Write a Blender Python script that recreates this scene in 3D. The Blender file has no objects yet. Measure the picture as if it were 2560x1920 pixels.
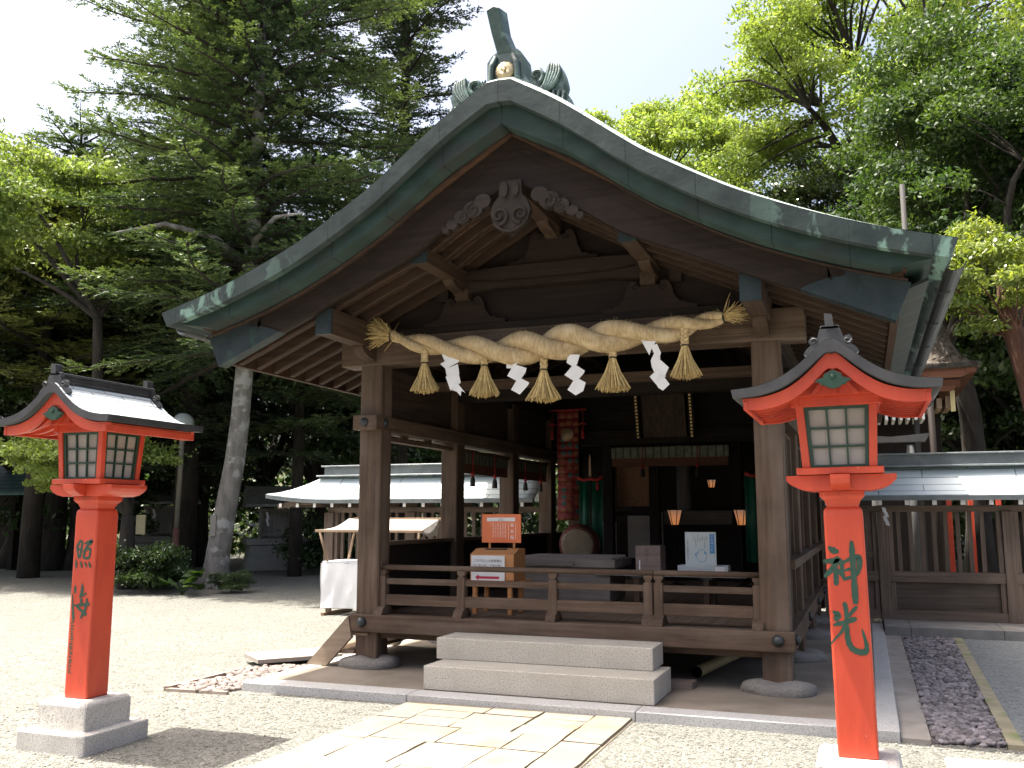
SUN_E,SKY_E,EXPO=5.0,.15,1.55
import bpy, bmesh, math, random
import numpy as np
from mathutils import Vector, Matrix, Euler
random.seed(7); NPR=np.random.default_rng(11)
sc=bpy.context.scene; COL=sc.collection; PI=math.pi
R_=math.radians
# ------------------------------------------------------------------ objects
ORG={}
def props(o,label=None,cat=None,group=None,kind=None):
    if label: o['label']=label
    if cat: o['category']=cat
    if group: o['group']=group
    if kind: o['kind']=kind
    return o
def thing(name,label,cat,loc=(0,0,0),group=None,rz=0):
    o=bpy.data.objects.new(name,None); COL.objects.link(o); o.empty_display_size=.2
    o.location=loc; o.rotation_euler=(0,0,rz); ORG[o.name]=Vector(loc)
    return props(o,label,cat,group)
def copy_tree(o,parent=None):
    c=o.copy(); COL.objects.link(c); c.parent=parent
    for ch in list(o.children): copy_tree(ch,c)
    return c
class MB:
    def __init__(s): s.v=[]; s.f=[]; s.sm=[]; s.uv=None
    def add(s,vs,fs,smooth=False):
        b=len(s.v); s.v.extend([tuple(p) for p in vs]); s.f.extend([tuple(i+b for i in f) for f in fs]); s.sm.extend([smooth]*len(fs)); return s
    def box(s,x0,x1,y0,y1,z0,z1,m=None):
        vs=[(x,y,z) for z in (z0,z1) for y in (y0,y1) for x in (x0,x1)]
        if m: vs=[m@Vector(p) for p in vs]
        return s.add(vs,[(0,2,3,1),(4,5,7,6),(0,1,5,4),(2,6,7,3),(0,4,6,2),(1,3,7,5)])
    def prism(s,poly,ax,a,b,smooth=False,m=None):
        n=len(poly)
        g={'y':lambda u,v,t:(u,t,v),'x':lambda u,v,t:(t,u,v),'z':lambda u,v,t:(u,v,t)}[ax]
        vs=[g(u,v,t) for t in (a,b) for u,v in poly]
        if m: vs=[m@Vector(p) for p in vs]
        s.add(vs,[(i,(i+1)%n,n+(i+1)%n,n+i) for i in range(n)],smooth)
        s.add(vs,[tuple(range(n)),tuple(range(2*n-1,n-1,-1))]); return s
    def strip(s,top,bot,y0,y1,smooth=False,ax='y'):
        # top, bot: lists of (u,z) of the same length, extruded along y (or x)
        n=len(top); g=(lambda u,z,t:(u,t,z)) if ax=='y' else (lambda u,z,t:(t,u,z))
        T0=[g(u,z,y0) for u,z in top];T1=[g(u,z,y1) for u,z in top];B0=[g(u,z,y0) for u,z in bot];B1=[g(u,z,y1) for u,z in bot]
        vs=T0+T1+B0+B1; f=[];fe=[]
        for i in range(n-1):
            f+=[(i,i+1,n+i+1,n+i),(2*n+i,3*n+i,3*n+i+1,2*n+i+1)]
            fe+=[(i,2*n+i,2*n+i+1,i+1),(n+i,n+i+1,3*n+i+1,3*n+i)]
        fe+=[(0,n,3*n,2*n),(n-1,3*n-1,4*n-1,2*n-1)]
        b=len(s.v); s.v.extend(vs)
        for q,sm in ((f,smooth),(fe,False)):
            s.f.extend([tuple(i+b for i in w) for w in q]); s.sm.extend([sm]*len(q))
        return s
    def tube(s,path,rad,n=8,smooth=True,cap=True):
        path=[Vector(p) for p in path]; k=len(path)
        if not hasattr(rad,'__len__'): rad=[rad]*k
        t0=(path[1]-path[0]).normalized(); nrm=t0.orthogonal().normalized(); vs=[]
        for i,p in enumerate(path):
            t=(path[min(i+1,k-1)]-path[max(i-1,0)]).normalized()
            nrm=(nrm-t*nrm.dot(t))
            nrm=nrm.normalized() if nrm.length>1e-6 else t.orthogonal().normalized()
            bn=t.cross(nrm)
            for j in range(n):
                a=2*PI*j/n; vs.append(p+(nrm*math.cos(a)+bn*math.sin(a))*rad[i])
        fs=[(i*n+j,i*n+(j+1)%n,(i+1)*n+(j+1)%n,(i+1)*n+j) for i in range(k-1) for j in range(n)]
        b=len(s.v); s.add(vs,fs,smooth)
        if cap: s.f+= [tuple(b+j for j in range(n)),tuple(b+(k-1)*n+j for j in range(n))]; s.sm+=[False,False]
        return s
    def lathe(s,prof,c=(0,0,0),n=16,smooth=True,m=None,a0=0):
        vs=[];k=len(prof)
        for r,z in prof:
            for j in range(n):
                a=a0+2*PI*j/n; p=Vector((r*math.cos(a),r*math.sin(a),z))
                if m: p=m@p
                vs.append(p+Vector(c))
        fs=[(i*n+j,i*n+(j+1)%n,(i+1)*n+(j+1)%n,(i+1)*n+j) for i in range(k-1) for j in range(n)]
        b=len(s.v); s.add(vs,fs,smooth); s.f+=[tuple(b+j for j in range(n)),tuple(b+(k-1)*n+j for j in range(n))]; s.sm+=[False,False]; return s
    def build(s,name,mat,parent=None,bev=0,seg=1,world=True,label=None,smooth=None):
        off=ORG.get(parent.name,Vector()) if (parent is not None and world) else Vector()
        me=bpy.data.meshes.new(name); me.from_pydata([tuple(Vector(p)-off) for p in s.v],[],s.f)
        me.polygons.foreach_set('use_smooth',[bool(x) for x in s.sm])
        bm=bmesh.new(); bm.from_mesh(me); bmesh.ops.recalc_face_normals(bm,faces=bm.faces); bm.to_mesh(me); bm.free()
        me.materials.append(mat); o=bpy.data.objects.new(name,me); COL.objects.link(o)
        if parent is not None: o.parent=parent; ORG[o.name]=ORG.get(parent.name,Vector()) if world else Vector()
        else: ORG[o.name]=Vector()
        if bev:
            md=o.modifiers.new('bevel','BEVEL'); md.width=bev; md.segments=seg; md.limit_method='ANGLE'; md.angle_limit=R_(40)
        if label: o['label']=label
        return o
def crv(pts,n=6):
    # Catmull-Rom through 2D/3D points
    P=[np.array(p,float) for p in pts]; P=[2*P[0]-P[1]]+P+[2*P[-1]-P[-2]]; out=[]
    for i in range(1,len(P)-2):
        for k in range(n):
            t=k/n; a,b,c,d=P[i-1:i+3]
            out.append(tuple(.5*((2*b)+(c-a)*t+(2*a-5*b+4*c-d)*t*t+(3*b-a-3*c+d)*t**3)))
    out.append(tuple(P[-2])); return out
def lin(pts,x):
    xs=[p[0] for p in pts]; return float(np.interp(x,xs,[p[1] for p in pts]))
def text_mesh(body,size,spacing=1.0,align='CENTER'):
    c=bpy.data.curves.new('txt','FONT'); c.body=body; c.size=size; c.space_line=spacing; c.align_x=align; c.resolution_u=2
    o=bpy.data.objects.new('txt',c); COL.objects.link(o); dg=bpy.context.evaluated_depsgraph_get(); dg.update()
    me=bpy.data.meshes.new_from_object(o.evaluated_get(dg)); vs=[v.co.copy() for v in me.vertices]; fs=[tuple(p.vertices) for p in me.polygons]
    bpy.data.objects.remove(o); bpy.data.curves.remove(c); bpy.data.meshes.remove(me); return vs,fs
def put_text(mb,body,size,x,y,z,spacing=1.0,align='CENTER',m=None):
    # flat lettering in the XZ plane facing -Y, top-centre at x,z
    vs,fs=text_mesh(body,size,spacing,align)
    if not vs: return
    top=max(v.y for v in vs); vs=[Vector((x+v.x,y,z+v.y-top)) for v in vs]
    if m: vs=[m@v for v in vs]
    mb.add(vs,fs)
def strokes(mb,S,y,dy=-.0004,dx=0,dz=0):
    # brush strokes as tapered ribbons with round ends
    for k,s in enumerate(S):
        P=crv([(a,b,w) for a,b,w in s],5) if len(s)>2 else [tuple(np.array(s[0])*(1-t)+np.array(s[1])*t) for t in (0,.33,.66,1)]
        n=len(P); l=[];r=[]; yy=y+dy*k
        for i,(a,b,w) in enumerate(P):
            q0=P[max(i-1,0)];q1=P[min(i+1,n-1)]; tx,tz=q1[0]-q0[0],q1[1]-q0[1]; L=math.hypot(tx,tz) or 1
            w=max(w,.004)*1.3*(1+.1*math.sin(i*2.1+k)); nx,nz=-tz/L*w/2,tx/L*w/2
            if i in (0,n-1):
                e=(1 if i else -1)*w*.3
                l.append((a+nx*.55+tx/L*e,b+nz*.55+tz/L*e)); r.append((a-nx*.55+tx/L*e,b-nz*.55+tz/L*e))
            else: l.append((a+nx,b+nz)); r.append((a-nx,b-nz))
        b0=len(mb.v); mb.v+= [(a+dx,yy,b+dz) for a,b in l]+[(a+dx,yy,b+dz) for a,b in r]
        for i in range(n-1): mb.f.append((b0+i,b0+i+1,b0+n+i+1,b0+n+i)); mb.sm.append(False)
# ------------------------------------------------------------------ materials
def newmat(name):
    m=bpy.data.materials.new(name); m.use_nodes=True; nt=m.node_tree; nt.nodes.clear()
    o=nt.nodes.new('ShaderNodeOutputMaterial'); return m,nt,o
def nd(nt,t,**k):
    n=nt.nodes.new(t)
    for a,b in k.items():
        if a in n.inputs: n.inputs[a].default_value=b
        else: setattr(n,a,b)
    return n
def col4(c): return (c[0],c[1],c[2],1) if len(c)==3 else c
def ramp(nt,src,stops):
    r=nt.nodes.new('ShaderNodeValToRGB'); nt.links.new(src,r.inputs[0]); e=r.color_ramp.elements
    e[0].position,e[0].color=stops[0][0],col4(stops[0][1]); e[1].position,e[1].color=stops[-1][0],col4(stops[-1][1])
    for p,c in stops[1:-1]: q=e.new(p); q.color=col4(c)
    return r.outputs[0]
def mixc(nt,f,a,b,mode='MIX'):
    n=nt.nodes.new('ShaderNodeMix'); n.data_type='RGBA'; n.blend_type=mode
    for s,v in ((n.inputs[0],f),(n.inputs[6],a),(n.inputs[7],b)):
        if hasattr(v,'is_output') or isinstance(v,bpy.types.NodeSocket): nt.links.new(v,s)
        else: s.default_value=col4(v) if hasattr(v,'__len__') else v
    return n.outputs[2]
def noise(nt,scale=(5,5,5),detail=6,rough=.55,co='Object',dist=0):
    tc=nd(nt,'ShaderNodeTexCoord'); mp=nd(nt,'ShaderNodeMapping'); nt.links.new(tc.outputs[co],mp.inputs[0])
    mp.inputs['Scale'].default_value=scale if hasattr(scale,'__len__') else (scale,)*3
    n=nd(nt,'ShaderNodeTexNoise',Scale=1.0,Detail=detail,Roughness=rough,Distortion=dist); nt.links.new(mp.outputs[0],n.inputs['Vector']); return n.outputs['Fac']
def M(name,c1,c2=None,scale=6,rough=.6,metal=0,bump=0,bscale=None,bdist=.02,stops=(.35,.65),c3=None,s3=2,t3=(.55,.7),island=0,spec=.5,detail=6,seam=None,trans=0,tcol=None,coat=0):
    m,nt,out=newmat(name); b=nd(nt,'ShaderNodeBsdfPrincipled',Roughness=rough,Metallic=metal)
    b.inputs['Specular IOR Level'].default_value=spec; b.inputs['Coat Weight'].default_value=coat
    col=None
    if c2 is not None:
        f=noise(nt,scale,detail); col=ramp(nt,f,[(stops[0],c1),(stops[1],c2)])
    if c3 is not None:
        f3=noise(nt,s3,5); k=ramp(nt,f3,[(t3[0],(0,0,0)),(t3[1],(1,1,1))]); col=mixc(nt,k,col if col is not None else c1,c3)
    if seam:
        axis,per,w,scol=seam
        tc=nd(nt,'ShaderNodeTexCoord'); sp=nd(nt,'ShaderNodeSeparateXYZ'); nt.links.new(tc.outputs['Object'],sp.inputs[0])
        md=nd(nt,'ShaderNodeMath',operation='PINGPONG'); md.inputs[1].default_value=per/2; nt.links.new(sp.outputs[axis],md.inputs[0])
        lt=nd(nt,'ShaderNodeMath',operation='LESS_THAN'); lt.inputs[1].default_value=w; nt.links.new(md.outputs[0],lt.inputs[0])
        col=mixc(nt,lt.outputs[0],col if col is not None else c1,scol)
    if island:
        g=nd(nt,'ShaderNodeNewGeometry'); mr=nd(nt,'ShaderNodeMapRange'); mr.inputs[3].default_value=1-island; mr.inputs[4].default_value=1+island
        nt.links.new(g.outputs['Random Per Island'],mr.inputs[0])
        cc=nd(nt,'ShaderNodeCombineColor')
        for i in range(3): nt.links.new(mr.outputs[0],cc.inputs[i])
        col=mixc(nt,1.0,col if col is not None else c1,cc.outputs[0],'MULTIPLY')
    if col is not None: nt.links.new(col,b.inputs['Base Color'])
    else: b.inputs['Base Color'].default_value=col4(c1)
    if bump:
        h=noise(nt,bscale if bscale else scale,8); bp=nd(nt,'ShaderNodeBump',Strength=bump,Distance=bdist); nt.links.new(h,bp.inputs['Height']); nt.links.new(bp.outputs[0],b.inputs['Normal'])
    sh=b.outputs[0]
    if trans:
        t=nd(nt,'ShaderNodeBsdfTranslucent')
        if tcol: t.inputs[0].default_value=col4(tcol)
        elif col is not None: nt.links.new(col,t.inputs[0])
        else: t.inputs[0].default_value=col4(c1)
        mx=nd(nt,'ShaderNodeMixShader'); mx.inputs[0].default_value=trans; nt.links.new(sh,mx.inputs[1]); nt.links.new(t.outputs[0],mx.inputs[2]); sh=mx.outputs[0]
    nt.links.new(sh,out.inputs[0]); return m
def wood(name,ax,c1,c2,c3=None,t3=(.5,.75),rough=.75,bump=.35,seam=None):
    s={'x':(1.3,26,26),'y':(26,1.3,26),'z':(26,26,1.3)}[ax]
    m=M(name,c1,c2,scale=s,rough=rough,bump=bump,bscale=tuple(v*1.7 for v in s),bdist=.006,stops=(.3,.7),c3=c3,s3={'x':(.6,4,4),'y':(4,.6,4),'z':(4,4,.7)}[ax],t3=t3,island=.16,spec=.25,seam=seam)
    nt=m.node_tree; b=[n for n in nt.nodes if n.type=='BSDF_PRINCIPLED'][0]; src=b.inputs['Base Color'].links[0].from_socket
    k=ramp(nt,noise(nt,tuple(v*(2.6 if v>2 else .7) for v in s),4,.6),[(.60,(0,0,0)),(.70,(.8,.8,.8))]); c=mixc(nt,k,src,tuple(x*.35 for x in c1))
    k=ramp(nt,noise(nt,(1.6,1.6,1.6),5,.6),[(.45,(0,0,0)),(.75,(.55,.55,.55))]); c=mixc(nt,k,c,tuple(x*.6 for x in c1))
    nt.links.new(c,b.inputs['Base Color']); return m
WA,WB,WC=(.056,.036,.024),(.115,.077,.053),(.135,.105,.082)
WX=wood('weathered_wood_x','x',WA,WB,WC); WY=wood('weathered_wood_y','y',WA,WB,WC); WZ=wood('weathered_wood_z','z',WA,WB,WC)
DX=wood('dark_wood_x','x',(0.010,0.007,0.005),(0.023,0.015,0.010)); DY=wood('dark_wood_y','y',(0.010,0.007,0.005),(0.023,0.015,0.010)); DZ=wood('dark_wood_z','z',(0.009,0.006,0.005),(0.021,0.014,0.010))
BRG=wood('barge_wood','x',(0.012,0.007,0.005),(0.023,0.014,0.010),(0.028,0.020,0.015),(.5,.8))
RED_W=wood('rafter_wood','x',(0.040,0.020,0.010),(0.077,0.041,0.022),(0.063,0.042,0.029),(.5,.75))
RAFT=wood('rafter_brown_wood','x',(0.026,0.014,0.009),(0.053,0.032,0.020),(0.046,0.034,0.026))
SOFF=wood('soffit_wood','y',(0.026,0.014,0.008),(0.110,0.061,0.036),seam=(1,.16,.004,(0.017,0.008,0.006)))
PUR=wood('purlin_wood','y',(0.036,0.021,0.013),(0.074,0.047,0.029),(0.055,0.038,0.027))
LW_X=wood('pale_wood_x','x',(0.182,0.126,0.084),(0.294,0.210,0.140)); LW_Z=wood('pale_wood_z','z',(0.182,0.126,0.084),(0.294,0.210,0.140)); LW_Y=wood('pale_wood_y','y',(0.182,0.126,0.084),(0.294,0.210,0.140))
FW_X=wood('fence_wood_x','x',(0.097,0.071,0.055),(0.174,0.129,0.100)); FW_Z=wood('fence_wood_z','z',(0.097,0.071,0.055),(0.174,0.129,0.100)); FW_Y=wood('fence_wood_y','y',(0.097,0.071,0.055),(0.174,0.129,0.100))
STR_B=wood('bleached_wood','x',(0.216,0.162,0.114),(0.330,0.258,0.186))
COPV=M('copper_verge',(0.015,0.024,0.023),(0.031,0.044,0.042),scale=(3,3,5),rough=.5,spec=.2,bump=.15,bscale=14,seam=(0,.56,.006,(.012,.02,.02)))
def eave_patina(m):
    nt=m.node_tree; b=[n for n in nt.nodes if n.type=='BSDF_PRINCIPLED'][0]; src=b.inputs['Base Color'].links[0].from_socket
    tc=nd(nt,'ShaderNodeTexCoord'); sp=nd(nt,'ShaderNodeSeparateXYZ'); nt.links.new(tc.outputs['Object'],sp.inputs[0]); ab=nd(nt,'ShaderNodeMath',operation='ABSOLUTE'); nt.links.new(sp.outputs[0],ab.inputs[0])
    mr=nd(nt,'ShaderNodeMapRange'); mr.inputs[1].default_value=1.9; mr.inputs[2].default_value=3.2; nt.links.new(ab.outputs[0],mr.inputs[0])
    k=ramp(nt,noise(nt,(4.5,1,3.2),5,.6,dist=.4),[(.535,(0,0,0)),(.60,(.9,.9,.9))]); mu=mixc(nt,1.0,k,(1,1,1),'MULTIPLY'); c=mixc(nt,1.0,mu,mr.outputs[0],'MULTIPLY')
    nt.links.new(mixc(nt,c,src,(.15,.25,.205)),b.inputs['Base Color'])
    k2=ramp(nt,noise(nt,(9,1,1.1),4),[(.5,(0,0,0)),(.8,(.5,.5,.5))]); src=b.inputs['Base Color'].links[0].from_socket; nt.links.new(mixc(nt,k2,src,(.045,.062,.058)),b.inputs['Base Color'])
eave_patina(COPV)
COPG=M('green_copper',(.012,.026,.021),(.023,.045,.036),scale=(3,3,6),rough=.5,spec=.2,c3=(.022,.026,.022),s3=(2,2,3),t3=(.5,.66),bump=.15,bscale=12,seam=(0,.56,.005,(.006,.014,.012)))
COPC=M('copper_cap',(.016,.025,.027),(.03,.042,.047),scale=(5,5,5),rough=.5,spec=.2,c3=(.03,.065,.053),s3=4,t3=(.58,.7))
COPO=M('ornament_copper',(0.024,0.048,0.044),(0.052,0.088,0.076),scale=6,rough=.45,c3=(0.120,0.192,0.168),s3=7,t3=(.54,.66),bump=.2,bscale=25)
GUT=M('gutter_metal',(0.029,0.032,0.034),(0.045,0.050,0.050),scale=8,rough=.45,metal=.3,c3=(0.068,0.081,0.063),s3=(8,3,8),t3=(.58,.7))
def roofmat(name,c1,c2,rough,lx,ly,dark,metal=.0):
    m,nt,out=newmat(name); b=nd(nt,'ShaderNodeBsdfPrincipled',Roughness=rough,Metallic=metal)
    tc=nd(nt,'ShaderNodeTexCoord'); br=nd(nt,'ShaderNodeTexBrick'); br.offset=.5
    for k,v in (('Color1',col4(c1)),('Color2',col4(c2)),('Mortar',col4(dark)),('Scale',1.0),('Mortar Size',.008),('Brick Width',lx),('Row Height',ly),('Bias',0.0)): br.inputs[k].default_value=v
    nt.links.new(tc.outputs['UV'],br.inputs['Vector'])
    n=noise(nt,5,6); col=mixc(nt,ramp(nt,n,[(.4,(0,0,0)),(.7,(.35,.35,.35))]),br.outputs['Color'],(.5,.55,.5))
    nt.links.new(col,b.inputs['Base Color'])
    bp=nd(nt,'ShaderNodeBump',Strength=.6,Distance=.01); bp.invert=True; nt.links.new(br.outputs['Fac'],bp.inputs['Height']); nt.links.new(bp.outputs[0],b.inputs['Normal'])
    nt.links.new(b.outputs[0],out.inputs[0]); return m
ROOFM=roofmat('roof_copper_shingles',(.24,.29,.27),(.32,.37,.34),.42,.6,.22,(.1,.12,.12))
ROOFF=roofmat('fence_roof_copper',(0.495,0.578,0.605),(0.605,0.688,0.688),.4,1.2,.16,(.15,.17,.18))
ROOFL=roofmat('lantern_roof_copper',(.40,.46,.47),(.5,.55,.55),.38,.3,.075,(.12,.13,.14))
VERM=M('vermilion_paint',(.44,.043,.017),(.57,.07,.027),scale=(4,4,1.2),rough=.45,bump=.25,bscale=(45,45,6),bdist=.003,c3=(.33,.03,.016),s3=(6,6,1.0),t3=(.55,.8),coat=.03)
def chips(m,c,thr=.735,sc_=26):
    nt=m.node_tree; b=[n for n in nt.nodes if n.type=='BSDF_PRINCIPLED'][0]; src=b.inputs['Base Color'].links[0].from_socket
    k=ramp(nt,noise(nt,sc_,3,.6),[(thr,(0,0,0)),(thr+.015,(.9,.9,.9))]); c_=mixc(nt,k,src,c)
    k=ramp(nt,noise(nt,(34,34,2.2),4,.6),[(.66,(0,0,0)),(.74,(.5,.5,.5))]); nt.links.new(mixc(nt,k,c_,(.2,.02,.012)),b.inputs['Base Color'])
chips(VERM,(.5,.36,.3))
BLK=M('dark_roof_edge',(0.020,0.020,0.022),(0.037,0.037,0.038),scale=9,rough=.45,bump=.08,seam=(1,.22,.003,(0.011,0.011,0.011)))
GRNP=M('dark_green_paint',(0.008,0.035,0.021),(0.013,0.050,0.029),scale=10,rough=.5)
PAPR=M('aged_shoji_paper',(0.375,0.345,0.315),(0.450,0.420,0.383),scale=5,rough=.8,trans=.25)
def granite(name,a,b,dark,stain=None,rocky=False):
    m,nt,out=newmat(name); p=nd(nt,'ShaderNodeBsdfPrincipled',Roughness=.8)
    f=noise(nt,85,4,.75); col=ramp(nt,f,[(.37,dark),(.45,a),(.6,b)])
    f2=noise(nt,3,6); col=mixc(nt,ramp(nt,f2,[(.4,(0,0,0)),(.75,(.55,.55,.55))]),col,stain or tuple(x*.6 for x in a))
    nt.links.new(col,p.inputs[0]); bp=nd(nt,'ShaderNodeBump',Strength=.35 if not rocky else 1.0,Distance=.004 if not rocky else .03); nt.links.new(f if not rocky else noise(nt,9,10,.7),bp.inputs['Height']); nt.links.new(bp.outputs[0],p.inputs['Normal'])
    nt.links.new(p.outputs[0],out.inputs[0]); return m
GRAN=granite('step_granite',(.40,.375,.32),(.485,.46,.40),(.15,.14,.125),(.29,.27,.225)); GRAN2=granite('kerb_granite',(0.360,0.360,0.351),(0.432,0.432,0.423),(0.180,0.180,0.180),(0.306,0.306,0.297))
GRAN3=granite('lantern_granite',(0.440,0.418,0.380),(0.550,0.528,0.484),(.18,.17,.16),(.26,.25,.23)); ROCK=granite('field_stone',(0.162,0.153,0.138),(0.216,0.204,0.186),(0.090,0.084,0.078),(0.102,0.093,0.078),rocky=True)
CONC=M('worn_concrete',(.155,.13,.10),(.21,.18,.145),scale=2.2,rough=.9,c3=(0.119,0.098,0.071),s3=1.4,t3=(.5,.7),bump=.2,bscale=60,bdist=.004)
STRAW=M('rice_straw',(.42,.31,.15),(.58,.45,.25),scale=(20,20,20),rough=.85,bump=.3,bscale=60,bdist=.004,spec=.2)
STRAWT=M('loose_straw',(.40,.29,.12),(.56,.43,.2),scale=30,rough=.8,island=.35,spec=.2)
BLKSTR=M('black_cord',(.015,.014,.013),rough=.7)
WPAP=M('white_paper',(.76,.76,.75),(.82,.82,.81),scale=8,rough=.8,trans=.2)
WCLO=M('white_cloth',(.74,.75,.77),(.82,.83,.84),scale=5,rough=.85,trans=.15)
GCLO=M('grey_awning_cloth',(.40,.38,.36),(.48,.46,.43),scale=4,rough=.9,trans=.2)
BRASS=M('gilt_metal',(0.385,0.301,0.168),(0.490,0.406,0.252),scale=20,rough=.4,metal=.6)
BOSS=M('bronze_boss',(0.030,0.036,0.036),(0.054,0.060,0.060),scale=15,rough=.45,metal=.5)
# ------------------------------------------------------------------ shrine hall
HALL=thing('shrine_hall','open fronted weathered wooden shrine hall with a sweeping green copper gable roof','shrine hall',(0,0,0))
PT=[(0,5.36),(.115,5.352),(.32,5.235),(.53,5.095),(.78,4.91),(1.0,4.74),(1.24,4.56),(1.48,4.41),(1.7,4.28),(2.0,4.115),(2.35,3.955),(2.7,3.815),(3.05,3.695),(3.3,3.625),(3.53,3.56)]
BBP=[(0,4.577),(.66,4.215),(1.0,3.995),(1.476,3.785),(2.05,3.525),(2.456,3.35),(3.0,3.11),(3.1,3.065)]
BTP=[(0,4.985),(.935,4.411),(1.48,4.05),(2.05,3.79),(2.385,3.65),(2.7,3.535),(3.1,3.385),(3.22,3.345)]
def smooth(P,n=4): return crv(P,n)
PTs=[(0,5.36),(.115,5.352)]+smooth([(.32,5.228)]+PT[3:],4); BBs=smooth(BBP,4); BTs=smooth(BTP,4)
rp=lambda x:lin(PTs,abs(x)); bbz=lambda x:lin(BBs,abs(x)); btz=lambda x:lin(BTs,abs(x))
t1=lambda x:.195-.06*abs(x)/3.5; t2=lambda x:(.40-.125*abs(x)/3.5) if abs(x)>.6 else rp(x)-(5.0+(rp(.6)-.3786-5.0)*abs(x)/.6)
YF,YB=-1.5,7.8
def mirror_strip(mb,top,bot,y0,y1,sm=True):
    mb.strip(top,bot,y0,y1,sm); mb.strip([(-u,v) for u,v in top],[(-u,v) for u,v in bot],y0,y1,sm)
def xs(a,b,n=34): return [a+(b-a)*i/(n-1) for i in range(n)]
# roof skin with arclength UVs
def roof_skin(name,top,rows,mat,parent,world=True):
    # rows: (y, lift) pairs front to back; lift fades towards the eaves
    mb=MB(); n=len(top); L=[0]; xm=top[-1][0]
    for i in range(1,n): L.append(L[-1]+math.hypot(top[i][0]-top[i-1][0],top[i][1]-top[i-1][1]))
    k=len(rows)
    for s in (1,-1):
        b=len(mb.v)
        for y,lf in rows: mb.v+=[(s*u,y,z+lf*(1-.75*(u/xm)**1.5)) for u,z in top]
        for r in range(k-1):
            for i in range(n-1): mb.f.append((b+r*n+i,b+r*n+i+1,b+(r+1)*n+i+1,b+(r+1)*n+i)); mb.sm.append(True)
    o=mb.build(name,mat,parent,world=world); me=o.data; uv=me.uv_layers.new(name='UVMap')
    for lp in me.loops: uv.data[lp.index].uv=(me.vertices[lp.vertex_index].co.y+50,L[lp.vertex_index%n])
    return o
X1=sorted(xs(0.0,3.53,58)+[.115,.125])
ro=roof_skin('roof_shingles',[(x,rp(x)+.004) for x in X1],[(YF+.002,0),(YF+.04,.03),(YF+.10,.066),(YF+.2,.09),(YF+.45,.10),(YB,.10)],ROOFM,HALL)
mb=MB(); mirror_strip(mb,[(x,rp(x)) for x in X1],[(x*(3.46/3.53),rp(x)-t1(x)) for x in X1],YF,YB); mb.build('roof_edge',COPV,HALL)
X2=sorted(xs(0.0,3.40,50)+[.115,.125])
mb=MB(); mirror_strip(mb,[(x,rp(x)-t1(x)-.003) for x in X2],[(x*(3.08/3.40),rp(x*3.08/3.4)-t2(x)) for x in X2],YF+.09,YB-.05); mb.build('roof_lower_edge',COPG,HALL)
mb=MB(); X3=xs(0,3.2,40); mirror_strip(mb,[(x,rp(x)-t2(x)-.004) for x in X3],[(x,min(btz(x)+.02,rp(x)-t2(x)-.01)) for x in X3],-1.22,-1.05); mb.build('bark_layer',wood('bark_layer_wood','x',(0.016,0.010,0.008),(0.048,0.028,0.018)),HALL)
mb=MB(); X3=xs(0,3.17,40); mirror_strip(mb,[(x,btz(x)+.072) for x in X3],[(x,btz(x)+.003) for x in X3],-1.20,-1.06); mb.build('verge_board',RED_W,HALL)
for s in (1,-1):
    top=[(x,btz(x)) for x in xs(0,3.215,40)]; bot=[(x,bbz(x)) for x in xs(0,3.10,40)]
    B=MB().strip([(s*a,b) for a,b in top],[(s*a,b) for a,b in bot],-1.14,-1.03,True).build('bargeboard',BRG,HALL)
    # shallow bead along the board
    MB().strip([(s*x,btz(x)-.125) for x in xs(.02,3.1,30)],[(s*x,btz(x)-.14) for x in xs(.02,3.1,30)],-1.147,-1.13,True).build('bead',BRG,B)
    xa=[2.62+.61*i/16 for i in range(17)]
    def edge(x): return x
    C=MB(); pl=[]
    # copper end cap with a scrolled inner edge
    inner=[(2.62,.0),(2.63,.10),(2.69,.16),(2.75,.22),(2.72,.3),(2.66,.36),(2.58,.55),(2.48,.80),(2.42,1.0)]
    poly=[]
    for x,f in inner:
        zz=btz(x)*(1-f)+bbz(x)*f; poly.append((s*x,zz))
    poly+= [(s*x,bbz(x)-.004) for x in xs(2.5,3.104,8)]+[(s*3.222,3.345)]+[(s*x,btz(x)+.004) for x in xs(3.2,2.66,8)]
    C.prism(poly,'y',-1.152,-1.02); C.build('copper_end_cap',COPC,B)
    MB().prism([(s*(2.66+.10*math.cos(a)*(1-.1*k%2)),3.475+.055*math.sin(a)-.02*math.cos(a)) for k,a in enumerate([i*PI/7 for i in range(14)])],'y',-1.165,-1.15).build('scroll',BRG,B,bev=.006)
    MB().prism([(s*2.97,3.435+.05),(s*3.19,3.36+.05),(s*3.2,3.44+.05),(s*2.98,3.52+.05)],'y',-1.30,-1.10).build('verge_block',RED_W,HALL,bev=.004)
# eave underside panel and gutter
for s in (1,-1):
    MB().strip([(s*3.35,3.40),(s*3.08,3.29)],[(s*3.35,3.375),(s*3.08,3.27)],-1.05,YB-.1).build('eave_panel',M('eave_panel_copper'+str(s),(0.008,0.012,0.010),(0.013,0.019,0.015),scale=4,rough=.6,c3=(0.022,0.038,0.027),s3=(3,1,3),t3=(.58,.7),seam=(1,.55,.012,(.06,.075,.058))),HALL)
    prof=[(3.525+.08*math.cos(a),3.475+.08*math.sin(a)) for a in [PI+.1+i*(PI-.2)/9 for i in range(10)]]; pin=[(3.525+.073*math.cos(a),3.475+.073*math.sin(a)) for a in [PI+.1+i*(PI-.2)/9 for i in range(10)]]
    G=MB().strip([(s*a,b) for a,b in prof],[(s*a,b) for a,b in pin],-1.2,YB).build('gutter',GUT,HALL)
    G.rotation_euler=(0,0,0)
    for y in xs(-.5,7.4,7): MB().tube([(s*3.44,y,3.48),(s*3.44,y,3.39),(s*3.53,y,3.385),(s*3.61,y,3.475)],.006,6).build('gutter_bracket',GUT,G)
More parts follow.
